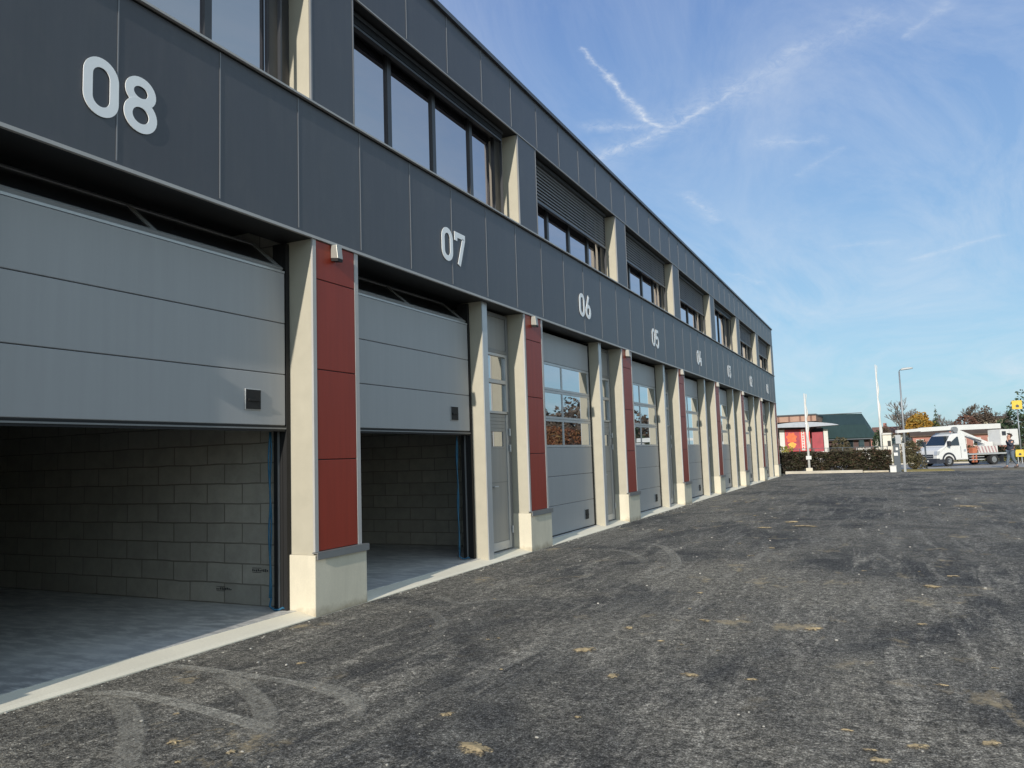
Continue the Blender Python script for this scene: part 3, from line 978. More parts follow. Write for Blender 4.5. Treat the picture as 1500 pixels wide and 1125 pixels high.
# ------------------------------------------------------------------ vegetation
def leaf_cloud(parent, name, mat, blobs, n, size, seed, gap=0.35, flat=1.0):
    """thousands of small leaf faces spread through a set of ellipsoids (cx,cy,cz,rx,ry,rz), clumped by noise"""
    rnd = random.Random(seed)
    bm = bmesh.new()
    lay = bm.faces.layers.float.new('tone')
    tot = sum(b[3] * b[4] * b[5] for b in blobs)
    made = 0
    tries = 0
    while made < n and tries < n * 6:
        tries += 1
        t = rnd.random() * tot
        for b in blobs:
            t -= b[3] * b[4] * b[5]
            if t <= 0:
                break
        while True:
            d = Vector((rnd.uniform(-1, 1), rnd.uniform(-1, 1), rnd.uniform(-1, 1)))
            if 0.05 < d.length <= 1:
                break
        d = d.normalized() * d.length ** 0.45
        p = Vector((b[0] + d.x * b[3], b[1] + d.y * b[4], b[2] + d.z * b[5]))
        s0 = max(b[3], b[5])
        cl = noise.noise(p * (2.4 / s0) + Vector((seed * 3.1, 0, 0)))
        if cl < -gap + 0.5 * (d.length - 0.6) and rnd.random() < 0.85:
            continue
        made += 1
        s = size * rnd.uniform(0.55, 1.5)
        q = Matrix.Rotation(rnd.uniform(0, 6.28), 3, 'Z') @ Matrix.Rotation(rnd.uniform(-1.3, 1.3), 3, 'X') @ Matrix.Rotation(rnd.uniform(-1.3, 1.3), 3, 'Y')
        vs = [bm.verts.new(p + q @ Vector((x * s, y * s * 0.7, z * s))) for x, y, z in ((-1, -0.3, 0), (0, -0.8, 0.15), (1, 0, 0), (0, 0.8, 0.15))]
        f = bm.faces.new(vs)
        f[lay] = min(1, max(0, 0.5 + cl * 0.8 + rnd.uniform(-0.3, 0.3)))
    me = bpy.data.meshes.new(name)
    bm.to_mesh(me)
    bm.free()
    me.materials.append(MATS[mat])
    o = bpy.data.objects.new(name, me)
    COL.objects.link(o)
    o.parent = parent
    return o

def branches(parent, name, mat, h, spread, seed, levels=4, r0=0.12, trunk=0.3):
    rnd = random.Random(seed)
    b = MB()
    tips = []
    def grow(p, d, L, r, lv):
        pts = [p]
        dd = d.copy()
        for k in range(3):
            dd = (dd + Vector((rnd.uniform(-.18, .18), rnd.uniform(-.18, .18), rnd.uniform(-.02, .14)))).normalized()
            pts.append(pts[-1] + dd * L / 3)
        b.tube(pts, [r, r * .85, r * .7, r * .55], 4 if lv > 1 else 6, False)
        tips.append(pts[-1])
        if lv >= levels:
            return
        for k in range(rnd.choice((2, 3, 3, 4))):
            src = pts[rnd.choice((1, 2, 3, 3))]
            nd = (dd + Vector((rnd.uniform(-1, 1) * spread, rnd.uniform(-1, 1) * spread, rnd.uniform(0.0, 0.6)))).normalized()
            grow(src, nd, L * rnd.uniform(.55, .8), r * .55, lv + 1)
    grow(Vector((0, 0, -0.1)), Vector((0, 0, 1)), h * trunk, r0, 0)
    return b.build(name, mat, parent), tips

def tree(nm, loc, label, cat, leafmat, blobs, n, size, seed, bark='bark', h=None, spread=0.7, group=None, gap=0.35):
    root = empty(nm, loc)
    hh = h or max(b[2] + b[5] * 0.6 for b in blobs)
    branches(root, 'trunk', bark, hh, spread, seed, 3, hh * 0.022, 0.36)
    leaf_cloud(root, 'crown', leafmat, blobs, n, size, seed, gap)
    tag(root, label, cat, group)
    return root

def bare_tree(nm, loc, label, h, seed, mat='bark_grey', spread=0.6, levels=5, group=None, trunk=0.32):
    root = empty(nm, loc)
    o, tips = branches(root, 'trunk', mat, h, spread, seed, 2, h * 0.02, trunk)
    # fine twigs
    rnd = random.Random(seed + 1)
    b = MB()
    def tw(p, d, L, lv):
        q = p + d * L
        b.tube([p, q], [0.022 * h / 7, 0.010 * h / 7], 3, False)
        if lv < levels - 2:
            for k in range(3):
                nd = (d + Vector((rnd.uniform(-.9, .9), rnd.uniform(-.9, .9), rnd.uniform(-.1, .8)))).normalized()
                tw(p.lerp(q, rnd.uniform(.4, 1)), nd, L * rnd.uniform(.5, .8), lv + 1)
    for p in tips:
        for k in range(3):
            tw(p, Vector((rnd.uniform(-.6, .6), rnd.uniform(-.6, .6), rnd.uniform(.2, 1))).normalized(), h * 0.11, 0)
    b.build('twigs', mat, root)
    tag(root, label, 'tree', group)
    return root

# hedge in front of the fence, clipped to a block, brown at the tips
def hedge(x0, x1, y0, y1, h, label):
    root = empty('hedge', ((x0 + x1) / 2, (y0 + y1) / 2, 0))
    rnd = random.Random(5)
    bm = bmesh.new()
    lay = bm.faces.layers.float.new('tone')
    L, D = (x1 - x0) / 2, (y1 - y0) / 2
    for k in range(15000):
        x = rnd.uniform(-L, L)
        y = -D + (2 * D) * rnd.random() ** 1.8
        top = h + 0.10 * noise.noise(Vector((x * 1.8, y, 0))) + rnd.uniform(-0.03, 0.06)
        z = rnd.random() * top
        p = Vector((x, y + 0.08 * noise.noise(Vector((x * 3, z * 3, 4))), z))
        cl = noise.noise(p * 2.3)
        if cl < -0.32 and rnd.random() < 0.8:
            continue
        s = rnd.uniform(0.04, 0.09)
        q = Matrix.Rotation(rnd.uniform(0, 6.28), 3, 'Z') @ Matrix.Rotation(rnd.uniform(-1.4, 1.4), 3, 'X')
        vs = [bm.verts.new(p + q @ Vector(c) * s) for c in ((-1, -.25, 0), (0, -.6, .2), (1, .1, 0), (0, .6, .2))]
        f = bm.faces.new(vs)
        f[lay] = min(1, max(0, (0.38 if x < -1.9 else 0.55) + 0.55 * cl + rnd.uniform(-.35, .35) - (0.15 if x < -2.2 else 0)))
    me = bpy.data.meshes.new('foliage')
    bm.to_mesh(me)
    bm.free()
    me.materials.append(MATS['leaf_hedge'])
    o = bpy.data.objects.new('foliage', me)
    COL.objects.link(o)
    o.parent = root
    b = MB()
    for k in range(60):
        x = -L + 2 * L * (k + rnd.random()) / 60
        for j in range(2):
            b.tube([(x, rnd.uniform(-.2, .3), -0.05), (x + rnd.uniform(-.1, .1), rnd.uniform(-D, D) * .7, h * .5), (x + rnd.uniform(-.2, .2), rnd.uniform(-D, D) * .8, h * rnd.uniform(.85, 1.1))], [.016, .011, .005], 4, False)
    b.build('stems', 'bark', root)
    tag(root, label, 'hedge')
hedge(-0.75, 5.15, 45.75, 46.55, 1.13, 'clipped brown tipped hedge behind the pale kerb at the yard end')

tree('shrub', (-0.55, 46.9, 0), 'lime green shrub beside the far corner of the warehouse', 'shrub', 'leaf_lime',
     [(0, 0, 1.15, .55, .4, .4), (.4, .1, 1.25, .35, .3, .3)], 700, 0.05, 21, h=1.2)
tree('shrub', (6.25, 48.3, 0), 'olive brown ragged bush between the gate pillar and the truck', 'shrub', 'leaf_olive',
     [(0, 0, .75, .42, .45, .75), (-.1, .1, 1.2, .3, .3, .42), (.3, 0, .4, .35, .3, .4)], 1500, 0.055, 22, h=1.5)
tree('shrub', (1.4, 72.0, 0), 'loose green bush growing before the green roofed building', 'shrub', 'leaf_olive',
     [(0, 0, 1.2, .8, .5, 1.0), (.4, .1, .8, .6, .5, .7)], 800, 0.09, 23, h=1.8)
tree('conifer_hedge', (4.25, 76.0, 0), 'dark narrow evergreen between the green roof and the white kiosk', 'tree', 'leaf_evergreen',
     [(0, 0, 1.2, .5, .5, 1.3), (0, 0, 2.1, .3, .3, .6)], 900, 0.08, 24, h=2.2)

tree('autumn_tree', (9.2, 125, 0), 'golden yellow autumn tree behind the street lamp', 'tree', 'leaf_yellow',
     [(0, 0, 4.0, 1.7, 1.4, 1.5), (.3, 0, 5.0, 1.0, 1.0, .9), (-.9, 0, 3.5, 1.0, .9, .9), (1.0, 0, 3.6, 1.0, 1, 1)], 2600, 0.16, 31, spread=0.9)
tree('autumn_tree', (11.0, 127, 0), 'low yellowish green tree between golden tree and slim conifer', 'tree', 'leaf_lime',
     [(0, 0, 3.2, 1.0, 1, 1.3), (-.5, 0, 2.6, .9, .8, .9)], 1200, 0.15, 32)
def conifer(loc, h, r, label, seed):
    root = empty('conifer_tree', loc)
    b = MB().tube([(0, 0, -.1), (0, 0, h * .95)], [h * .02, h * .004], 6)
    b.build('trunk', 'bark', root)
    blobs = []
    for k in range(9):
        t = k / 8
        blobs.append((0, 0, h * (0.15 + 0.8 * t), r * (1 - t) + .1, r * (1 - t) + .1, h * .075))
    leaf_cloud(root, 'crown', 'leaf_evergreen', blobs, 1300, 0.10, seed, 0.25)
    tag(root, label, 'tree')
conifer((11.35, 124, 0), 6.6, .8, 'slim dark conifer standing between yellow trees and white truck', 33)
bare_tree('bare_tree', (6.3, 126, 0), 'tall leafless grey tree behind the street lamp pole', 10.5, 41)
bare_tree('bare_tree', (5.3, 128, 0), 'shorter brown leafless tree between tall white mast and street lamp', 6.6, 42, 'bark')
bare_tree('bare_tree', (12.9, 135, 0), 'leafless upright tree next to the slim conifer', 6.8, 43, spread=0.35)
bare_tree('bare_tree', (14.3, 138, 0), 'leafless thin tree before the rust brown tree', 5.8, 44, spread=0.4)
bare_tree('bare_tree', (20.4, 140, 0), 'leafless pale tree beside the beige house', 6.2, 45)
bare_tree('bare_tree', (21.9, 138, 0), 'leafless tree between the beige house and yellow sign', 6.4, 48, spread=0.4)
bare_tree('bare_tree', (8.1, 132, 0), 'leafless grey tree rising just behind the golden tree', 8.0, 51)
bare_tree('bare_tree', (16.4, 140, 0), 'tall leafless tree between the rust brown and dark brown trees', 8.4, 52, 'bark')
bare_tree('bare_tree', (19.3, 133, 0), 'leafless tree in front of the beige house', 6.6, 53, 'bark')
tree('rust_tree', (15.1, 126, 0), 'round rust brown tree behind the truck cab', 'tree', 'leaf_rust',
     [(0, 0, 3.6, 1.5, 1.3, 1.5), (.9, 0, 3.2, 1.1, 1, 1.1), (-.9, 0, 3.0, 1, 1, 1.0)], 1900, 0.14, 34)
tree('rust_tree', (13.4, 129, 0), 'low grey brown thicket at the foot of the rust brown tree', 'tree', 'leaf_brown',
     [(0, 0, 2.9, 1.4, 1.1, 1.0)], 800, 0.13, 35)
tree('brown_tree', (17.6, 128, 0), 'big dark brown tree with thinning top behind the boom', 'tree', 'leaf_brown',
     [(0, 0, 4.2, 1.3, 1.2, 1.5), (.3, 0, 5.4, .8, .8, 1.0), (-1.0, 0, 4.0, .8, .8, 1.6), (1.1, 0, 3.7, .8, .8, 1.0)], 1700, 0.14, 36, spread=0.8, gap=0.2)
tree('evergreen_tree', (12.75, 59.6, 0), 'large dark green conifer behind the yellow pole sign', 'tree', 'leaf_evergreen',
     [(0, 0, 1.3, 1.7, 1.2, 1.2), (.2, 0, 2.4, 1.4, 1.1, 1.0), (.4, 0, 3.4, 1.0, .9, .8), (.5, 0, 4.2, .6, .6, .6), (-.8, 0, 1.9, .9, .8, .7), (1.8, .4, 1.8, 1.5, 1.2, 1.6)], 4600, 0.085, 37, gap=0.22)
tree('shrub', (12.1, 62.0, 0), 'yellowing low bush behind the walking person', 'shrub', 'leaf_lime',
     [(0, 0, .5, 1.3, .5, .5), (.9, 0, .6, .8, .5, .55)], 900, 0.06, 38, h=.8)
tree('shrub', (11.0, 63.5, 0), 'olive green bush under the lift basket of the truck', 'shrub', 'leaf_olive',
     [(0, 0, .6, 1.2, .6, .75), (-2.0, 0, .7, 1.4, .6, .8), (-3.8, .4, .8, 1.5, .6, .9)], 1700, 0.07, 39, h=.9)

# wooded slope and gardens on the right, seen in the photograph only as reflections in the door glass
def woods():
    rnd = random.Random(77)
    blobs = []
    for k in range(80):
        y = rnd.uniform(72, 118)
        x = rnd.uniform(4.5 + 0.165 * y, 75)
        h = rnd.uniform(4.2, 6.0) if x < 0.28 * y else rnd.uniform(5.0, 8.0)
        blobs.append((x, y, h * 0.55, rnd.uniform(2.2, 4), rnd.uniform(2.2, 4), h * 0.5))
    e = leaf_cloud(None, 'woods', 'leaf_brown', blobs, 42000, 0.26, 78, 0.4)
    tag(e, 'brown wooded slope beside the yard, mirrored in the door glass', 'woods', kind='stuff')
woods()
tree('autumn_tree', (17.6, 58, 0), 'orange autumn tree beyond the yard, mirrored in the glazed door of unit 06', 'tree', 'leaf_orange',
     [(0, 0, 2.0, 2.2, 1.6, 1.6), (1.2, 0, 2.6, 1.4, 1.2, 1.2)], 3000, 0.11, 79)

# ------------------------------------------------------------------ buildings beyond the hedge
def restaurant():
    root = empty('restaurant', (0, 75, 0))
    tag(root, 'low flat roofed restaurant with copper fascia and red poster wall', 'building')
    box('wall', 'brown_wall', root, -12, -0.75, 1.2, 9, 0, 4.3)
    f = MB()
    f.box(-12.2, -0.70, 0.6, 9.2, 3.76, 4.28)
    f.build('roof_fascia', 'copper_panel', root)
    j = MB()
    for k in range(6):
        x = -1.2 - k * 0.95
        j.box(x, x + 0.16, 0.57, 0.598, 3.80, 4.25)
    j.build('fascia_rib', 'roof_tile', root)
    box('roof_edge', 'dark_frame', root, -12.3, -0.66, 0.5, 9.3, 4.29, 4.42)
    # lens-shaped grey canopy
    pts = []
    for k in range(17):
        t = k / 16
        pts.append((-4.9 + 6.1 * t, 3.30 + 0.36 * math.sin(math.pi * min(1, t * 0.95 + .05)) ** 0.8))
    pts = [(-4.9, 3.32)] + pts + [(1.25, 3.26), (-1.5, 3.18), (-3.8, 3.24)]
    MB().prism(pts, 'y', -1.4, 0.45).build('canopy', 'canopy_grey', root)
    # poster wall
    pw = MB().box(-3.38, -1.25, -0.35, -0.20, 1.05, 3.02).build('poster_wall', 'poster_red', root)
    b = MB()
    for a, bb in ((-3.30, 1.10),):
        b.box(a, -2.12, -0.362, -0.352, 1.10, 2.98)
    b.build('poster_field', 'poster_crimson', pw)
    # an abstract orange and yellow rosette
    rs = MB()
    c = (-2.82, 2.28)
    pts = [(c[0] + (0.42 + 0.07 * math.sin(7 * a)) * math.cos(a), c[1] + (0.46 + 0.06 * math.sin(7 * a)) * math.sin(a)) for a in [k * 2 * math.pi / 56 for k in range(56)]]
    rs.prism(pts, 'y', -0.376, -0.364)
    rs.build('rosette', 'poster_orange', pw)
    ys = MB()
    pts = [(-2.80 + (0.33 + 0.05 * math.sin(5 * a)) * math.cos(a), 1.62 + 0.26 * math.sin(a)) for a in [k * 2 * math.pi / 40 for k in range(40)]]
    ys.prism(pts, 'y', -0.388, -0.378)
    ys.build('yellow_patch', 'poster_yellow', pw)
    t = MB()
    t.box(-1.98, -1.70, -0.364, -0.354, 1.12, 3.0)
    t.build('white_strip', 'white_matt', pw)
    t = MB()
    for k in range(7):
        z = 1.3 + 0.23 * k
        t.box(-1.90, -1.80 + 0.03 * (k % 2), -0.372, -0.366, z, z + 0.13)
    t.build('lettering', 'poster_red', pw)
    box('white_panel', 'white_matt', root, -3.86, -3.42, -0.30, -0.15, 0.9, 3.05)
    box('crimson_panel', 'poster_crimson', root, -1.10, -0.16, -0.1, 0.0, 0.3, 2.75)
    o = MB().box(-0.10, 0.26, -0.25, 0.05, 0.2, 2.95).build('white_pillar', 'white_matt', root)
    box('dark_opening', 'soffit_dark', root, -0.95, -0.2, 1.0, 1.195, 1.0, 3.1)
restaurant()

def green_roof():
    root = empty('green_roofed_building', (0, 80, 0))
    tag(root, 'dark brown building with broad two pitch green roof', 'building')
    box('wall', 'brown_wall', root, -1.5, 3.45, 0.6, 9, 0, 2.15)
    r = MB()
    A = [(-1.6, 0.0, 2.12), (4.15, 0.0, 2.05), (3.25, 1.6, 3.30), (-1.6, 1.6, 3.42)]
    Bq = [(-1.6, 1.6, 3.42), (3.25, 1.6, 3.30), (2.9, 4.6, 4.46), (-1.6, 4.6, 4.62)]
    Cq = [(-1.6, 4.6, 4.62), (2.9, 4.6, 4.46), (4.15, 9.4, 2.0), (-1.6, 9.4, 2.0)]
    for q in (A, Bq, Cq):
        r.quad(*q)
    r.quad((4.15, 0, 2.05), (4.15, 9.4, 2.0), (2.9, 4.6, 4.46), (3.25, 1.6, 3.30))
    o = r.build('roof', 'green_roof', root)
    sd = o.modifiers.new('thickness', 'SOLIDIFY')
    sd.thickness = 0.08
    box('ridge_cap', 'dark_frame', root, -1.6, 2.9, 4.5, 4.7, 4.60, 4.66)
    for k, x in enumerate((0.7, 1.55, 2.5)):
        w = box('window', 'dark_frame', root, x, x + 0.55, 0.53, 0.599, 1.2, 1.95)
        box('pane', 'car_glass', w, x + 0.05, x + 0.5, 0.515, 0.5295, 1.25, 1.9)
    box('gutter', 'slate_blue', root, -1.55, 4.16, -0.09, -0.005, 1.96, 2.06)
green_roof()

sf = MB()
for k in range(9):
    sf.box(2.42 + k * 0.135, 2.42 + k * 0.135 + 0.095, 77.5, 77.54, 0.1, 1.18 - 0.02 * (k % 2))
sf.box(2.40, 3.62, 77.542, 77.58, 0.45, 0.55)
sf.box(2.40, 3.62, 77.542, 77.58, 0.9, 1.0)
tag(sf.build('slat_fence', 'white_matt'), 'white upright slat fence below the green roof', 'fence')
sf = MB()
for k in range(6):
    sf.box(-0.75 + k * 0.16, -0.75 + k * 0.16 + 0.12, 70.5, 70.54, 0.1, 1.02)
sf.box(-0.77, 0.2, 70.542, 70.58, 0.4, 0.5)
tag(sf.build('slat_fence', 'white_matt'), 'short white slat fence before the crimson panel', 'fence')

def kiosk():
    root = empty('kiosk', (5.0, 70, 0))
    tag(root, 'narrow white kiosk with dark hatch beyond the hedge', 'kiosk')
    MB().box(-.32, .34, 0, 1.2, 0, 2.2).build('wall', 'render_white', root)
    box('roof', 'white_matt', root, -.42, .42, -.12, 1.3, 2.203, 2.34)
    box('hatch', 'soffit_dark', root, .02, .26, -.012, -.001, 1.25, 1.7)
    box('counter', 'roof_tile', root, -.22, .26, -.03, -.001, .62, .98)
kiosk()
def info_board():
    root = empty('notice_board', (5.70, 60.75, 0))
    tag(root, 'plain grey notice board on two posts behind the gate pillar', 'board')
    box('board', 'galvanised', root, -.17, .18, -.02, .02, 1.4, 2.06, bevel=0.01)
    for x in (-.13, .14):
        box('post', 'bark', root, x - .03, x + .03, .022, .07, -.05, 1.95)
info_board()

def house(nm, loc, w, d, hw, hr, wall, roof, label, nwin, chim=0):
    root = empty(nm, loc)
    tag(root, label, 'house')
    box('wall', wall, root, 0, w, 0, d, -0.05, hw)
    ov = 0.35
    r = MB().prism([(-ov, hw - 0.05), (d / 2, hw + hr), (d + ov, hw - 0.05), (d + ov, hw + 0.08), (d / 2, hw + hr + 0.16), (-ov, hw + 0.08)], 'x', -ov, w + ov)
    ro = r.build('roof', roof, root)
    for k in range(nwin):
        x = w * (k + 0.5) / nwin - 0.45
        f = box('window', 'white_matt', root, x, x + 0.9, -0.03, -0.001, hw * 0.35, hw * 0.82)
        box('pane', 'car_glass', f, x + 0.08, x + 0.82, -0.045, -0.031, hw * 0.39, hw * 0.78)
    for k in range(chim):
        x = w * (0.25 + 0.5 * k)
        box('chimney', 'render_pink', ro, x, x + 0.5, d / 2 - .25, d / 2 + .25, hw + hr * 0.8, hw + hr + 0.75)
    return root
house('house', (3.3, 130, 0), 5.0, 6, 2.9, 1.0, 'render_white', 'roof_tile', 'small white house with red brown roof behind the second white mast', 3, 1)
house('long_shed', (8.1, 118, 0), 11.6, 7, 2.3, 0.95, 'render_pink', 'roof_brown', 'long low pinkish shed with dark brown roof behind the truck', 7)
house('beige_house', (18.4, 150, 0), 4.8, 7, 5.0, 0.35, 'render_beige', 'roof_brown', 'beige house with shallow roof among trees behind the basket', 3)
house('house', (1.2, 132, 0), 3.0, 6, 2.6, 1.1, 'render_pink', 'roof_tile', 'pinkish house partly hidden by the green roof edge', 2)

# ------------------------------------------------------------------ street furniture
def mast(loc, h, label, box_z=None):
    root = empty('flagpole', loc)
    p = MB().tube([(0, 0, 0.1), (-0.01, 0, h * .5), (-0.02, 0, h)], [0.07, 0.062, 0.035], 10)
    p.build('pole', 'white_paint', root, True)
    # furled white banner wound loosely round the pole
    f = MB()
    pts, rs = [], []
    for k in range(40):
        t = k / 39
        z = h * (0.30 + 0.69 * t)
        pts.append((0.05 + 0.035 * math.sin(t * 21), -0.01 + 0.03 * math.cos(t * 17), z))
        rs.append((0.058 + 0.017 * math.sin(t * 31 + 1)) * (1 - 0.55 * t))
    f.tube(pts, rs, 8)
    f.build('furled_banner', 'white_matt', root, True)
    box('base', 'plinth_concrete', root, -.17, .17, -.17, .17, -.05, .24, bevel=0.02)
    if box_z:
        box('winch_box', 'white_paint', root, -.13, .15, -.13, -.075, box_z - .1, box_z + .1, bevel=0.01)
    tag(root, label, 'flagpole', 'white flagpoles with furled banners')
mast((1.08, 45.62, 0.05), 4.35, 'shorter white flagpole with box, rising from the hedge before the green roof', 0.80)
mast((4.62, 62.2, 0), 7.25, 'taller white flagpole behind the hedge, next to the street lamp')

def street_lamp():
    root = empty('street_lamp', (6.13, 62, 0))
    MB().tube([(0, 0, -.05), (0, 0, 3.3), (0.0, 0, 6.62)], [0.085, 0.07, 0.05], 10).build('pole', 'galvanised', root, True)
    a = MB().tube([(0, 0, 6.55), (0.02, 0, 6.68), (0.12, -.02, 6.73), (0.3, -.05, 6.74)], 0.035, 8)
    a.build('arm', 'galvanised', root, True)
    h = MB().prism([(0.12, 6.68), (0.85, 6.74), (0.92, 6.80), (0.7, 6.86), (0.25, 6.84), (0.12, 6.78)], 'y', -.20, .10)
    h.build('lamp_head', 'galvanised', root, bevel=0.02)
    box('base_collar', 'galvanised', root, -.13, .13, -.13, .13, -.02, .04)
    tag(root, 'tall grey street lamp with flat head beyond the gate', 'street lamp')
street_lamp()

def gate_pillar():
    root = empty('gate_pillar', (5.45, 44.95, 0))
    box('body', 'slate_blue', root, -.18, .13, -.12, .22, -.02, 1.42, bevel=0.01)
    box('cap', 'dark_frame', root, -.20, .15, -.14, .24, 1.423, 1.46)
    box('plate', 'white_paint', root, -.06, .05, -.135, -.122, 1.12, 1.26)
    box('plate', 'white_paint', root, -.16, .02, -.135, -.122, .84, 1.0)
    tag(root, 'slate blue gate pillar with two small white plates', 'pillar')
    r2 = empty('gate_post', (5.76, 44.95, 0))
    box('post', 'galvanised', r2, -.07, .05, -.06, .06, -.02, 1.44, bevel=0.01)
    box('post_cap', 'alu_light', r2, -.08, .06, -.07, .07, 1.442, 1.47)
    tag(r2, 'slim light grey gate post beside the slate blue pillar', 'post')
gate_pillar()
wb = empty('utility_box', (5.20, 44.62, 0))
box('housing', 'white_paint', wb, -.14, .15, -.1, .12, 0, .30, bevel=0.012)
box('lid', 'white_matt', wb, -.155, .165, -.115, .135, .302, .34, bevel=0.008)
tag(wb, 'small white utility box on the ground before the gate pillar', 'box')
sp = empty('sign_post', (6.88, 48.6, 0))
MB().tube([(0, 0, -.02), (0, 0, 1.40)], 0.042, 8).build('post', 'slate_blue', sp, True)
box('foot', 'dark_frame', sp, -.08, .08, -.08, .08, -.01, .05)
tag(sp, 'thin dark post standing on the verge before the truck front', 'post')

def mesh_fence():
    root = empty('mesh_fence', (0, 47.1, 0))
    b = MB()
    for k in range(9):
        x = -1.0 + k * 0.75
        b = MB().box(x - .022, x + .022, -.02, .02, -.05, 1.36)
        b.build('post', 'slate_blue', root)
    r = MB()
    for z in (0.25, 0.62, 1.0, 1.34):
        r.box(-1.0, 5.0, -.012, .012, z - .012, z + .012)
    for k in range(100):
        x = -1.0 + k * 0.06
        r.box(x - .003, x + .003, .013, .019, 0.05, 1.36)
    r.build('mesh_panel', 'slate_blue', root)
    tag(root, 'dark grey mesh fence standing just behind the hedge', 'fence')
mesh_fence()

def yellow_sign(loc, s, h, label):
    root = empty('yellow_sign', loc)
    if h > 2:
        MB().tube([(0, 0.06, -.05), (0, 0.06, h + s)], 0.035, 8).build('pole', 'galvanised', root, True)
    else:
        box('leg', 'galvanised', root, -.12, -.08, .03, .07, -.05, h + s * .8)
        box('leg', 'galvanised', root, .08, .12, .03, .07, -.05, h + s * .8)
    box('board', 'sign_yellow', root, -s / 2, s / 2, -.02, .02, h, h + s, bevel=0.01)
    m_ = MB().prism([(-.10 * s, h + .22 * s), (.16 * s, h + .22 * s), (.20 * s, h + .42 * s), (.02 * s, h + .56 * s), (-.16 * s, h + .40 * s)], 'y', -.03, -.021)
    m_.build('emblem', 'dark_frame', root)
    tag(root, label, 'sign', 'square yellow signs')
yellow_sign((12.40, 56.8, 0), 0.54, 3.33, 'square yellow sign high on a pole against the dark conifer')
yellow_sign((12.26, 56.4, 0), 0.44, 0.40, 'small square yellow sign near the ground beside the walking person')

# ------------------------------------------------------------------ truck with lifting boom
def wheel(parent, x, y, r, w):
    root = empty('wheel', (x, y, r))
    root.parent = parent
    n = 24
    t = MB()
    prof = [(r * .62, -w / 2), (r * .95, -w / 2), (r, -w / 3), (r, w / 3), (r * .95, w / 2), (r * .62, w / 2)]
    rings = []
    for k in range(n):
        a = 2 * math.pi * k / n
        rings.append([t.bm.verts.new((q * math.cos(a), yy, q * math.sin(a))) for q, yy in prof])
    for k in range(n):
        A, B = rings[k], rings[(k + 1) % n]
        for j in range(len(prof) - 1):
            t.bm.faces.new((A[j], A[j + 1], B[j + 1], B[j]))
    t.build('tyre', 'tyre', root)
    rm = MB()
    rm.tube([(0, -w / 2 + .03, 0), (0, w / 2 - .03, 0)], r * .60, 20)
    s = 1 if y > 0 else -1
    rm.tube([(0, s * (w / 2 - .031), 0), (0, s * (w / 2 + .005), 0)], r * .25, 12)
    rm.build('rim', 'galvanised', root)
    return root

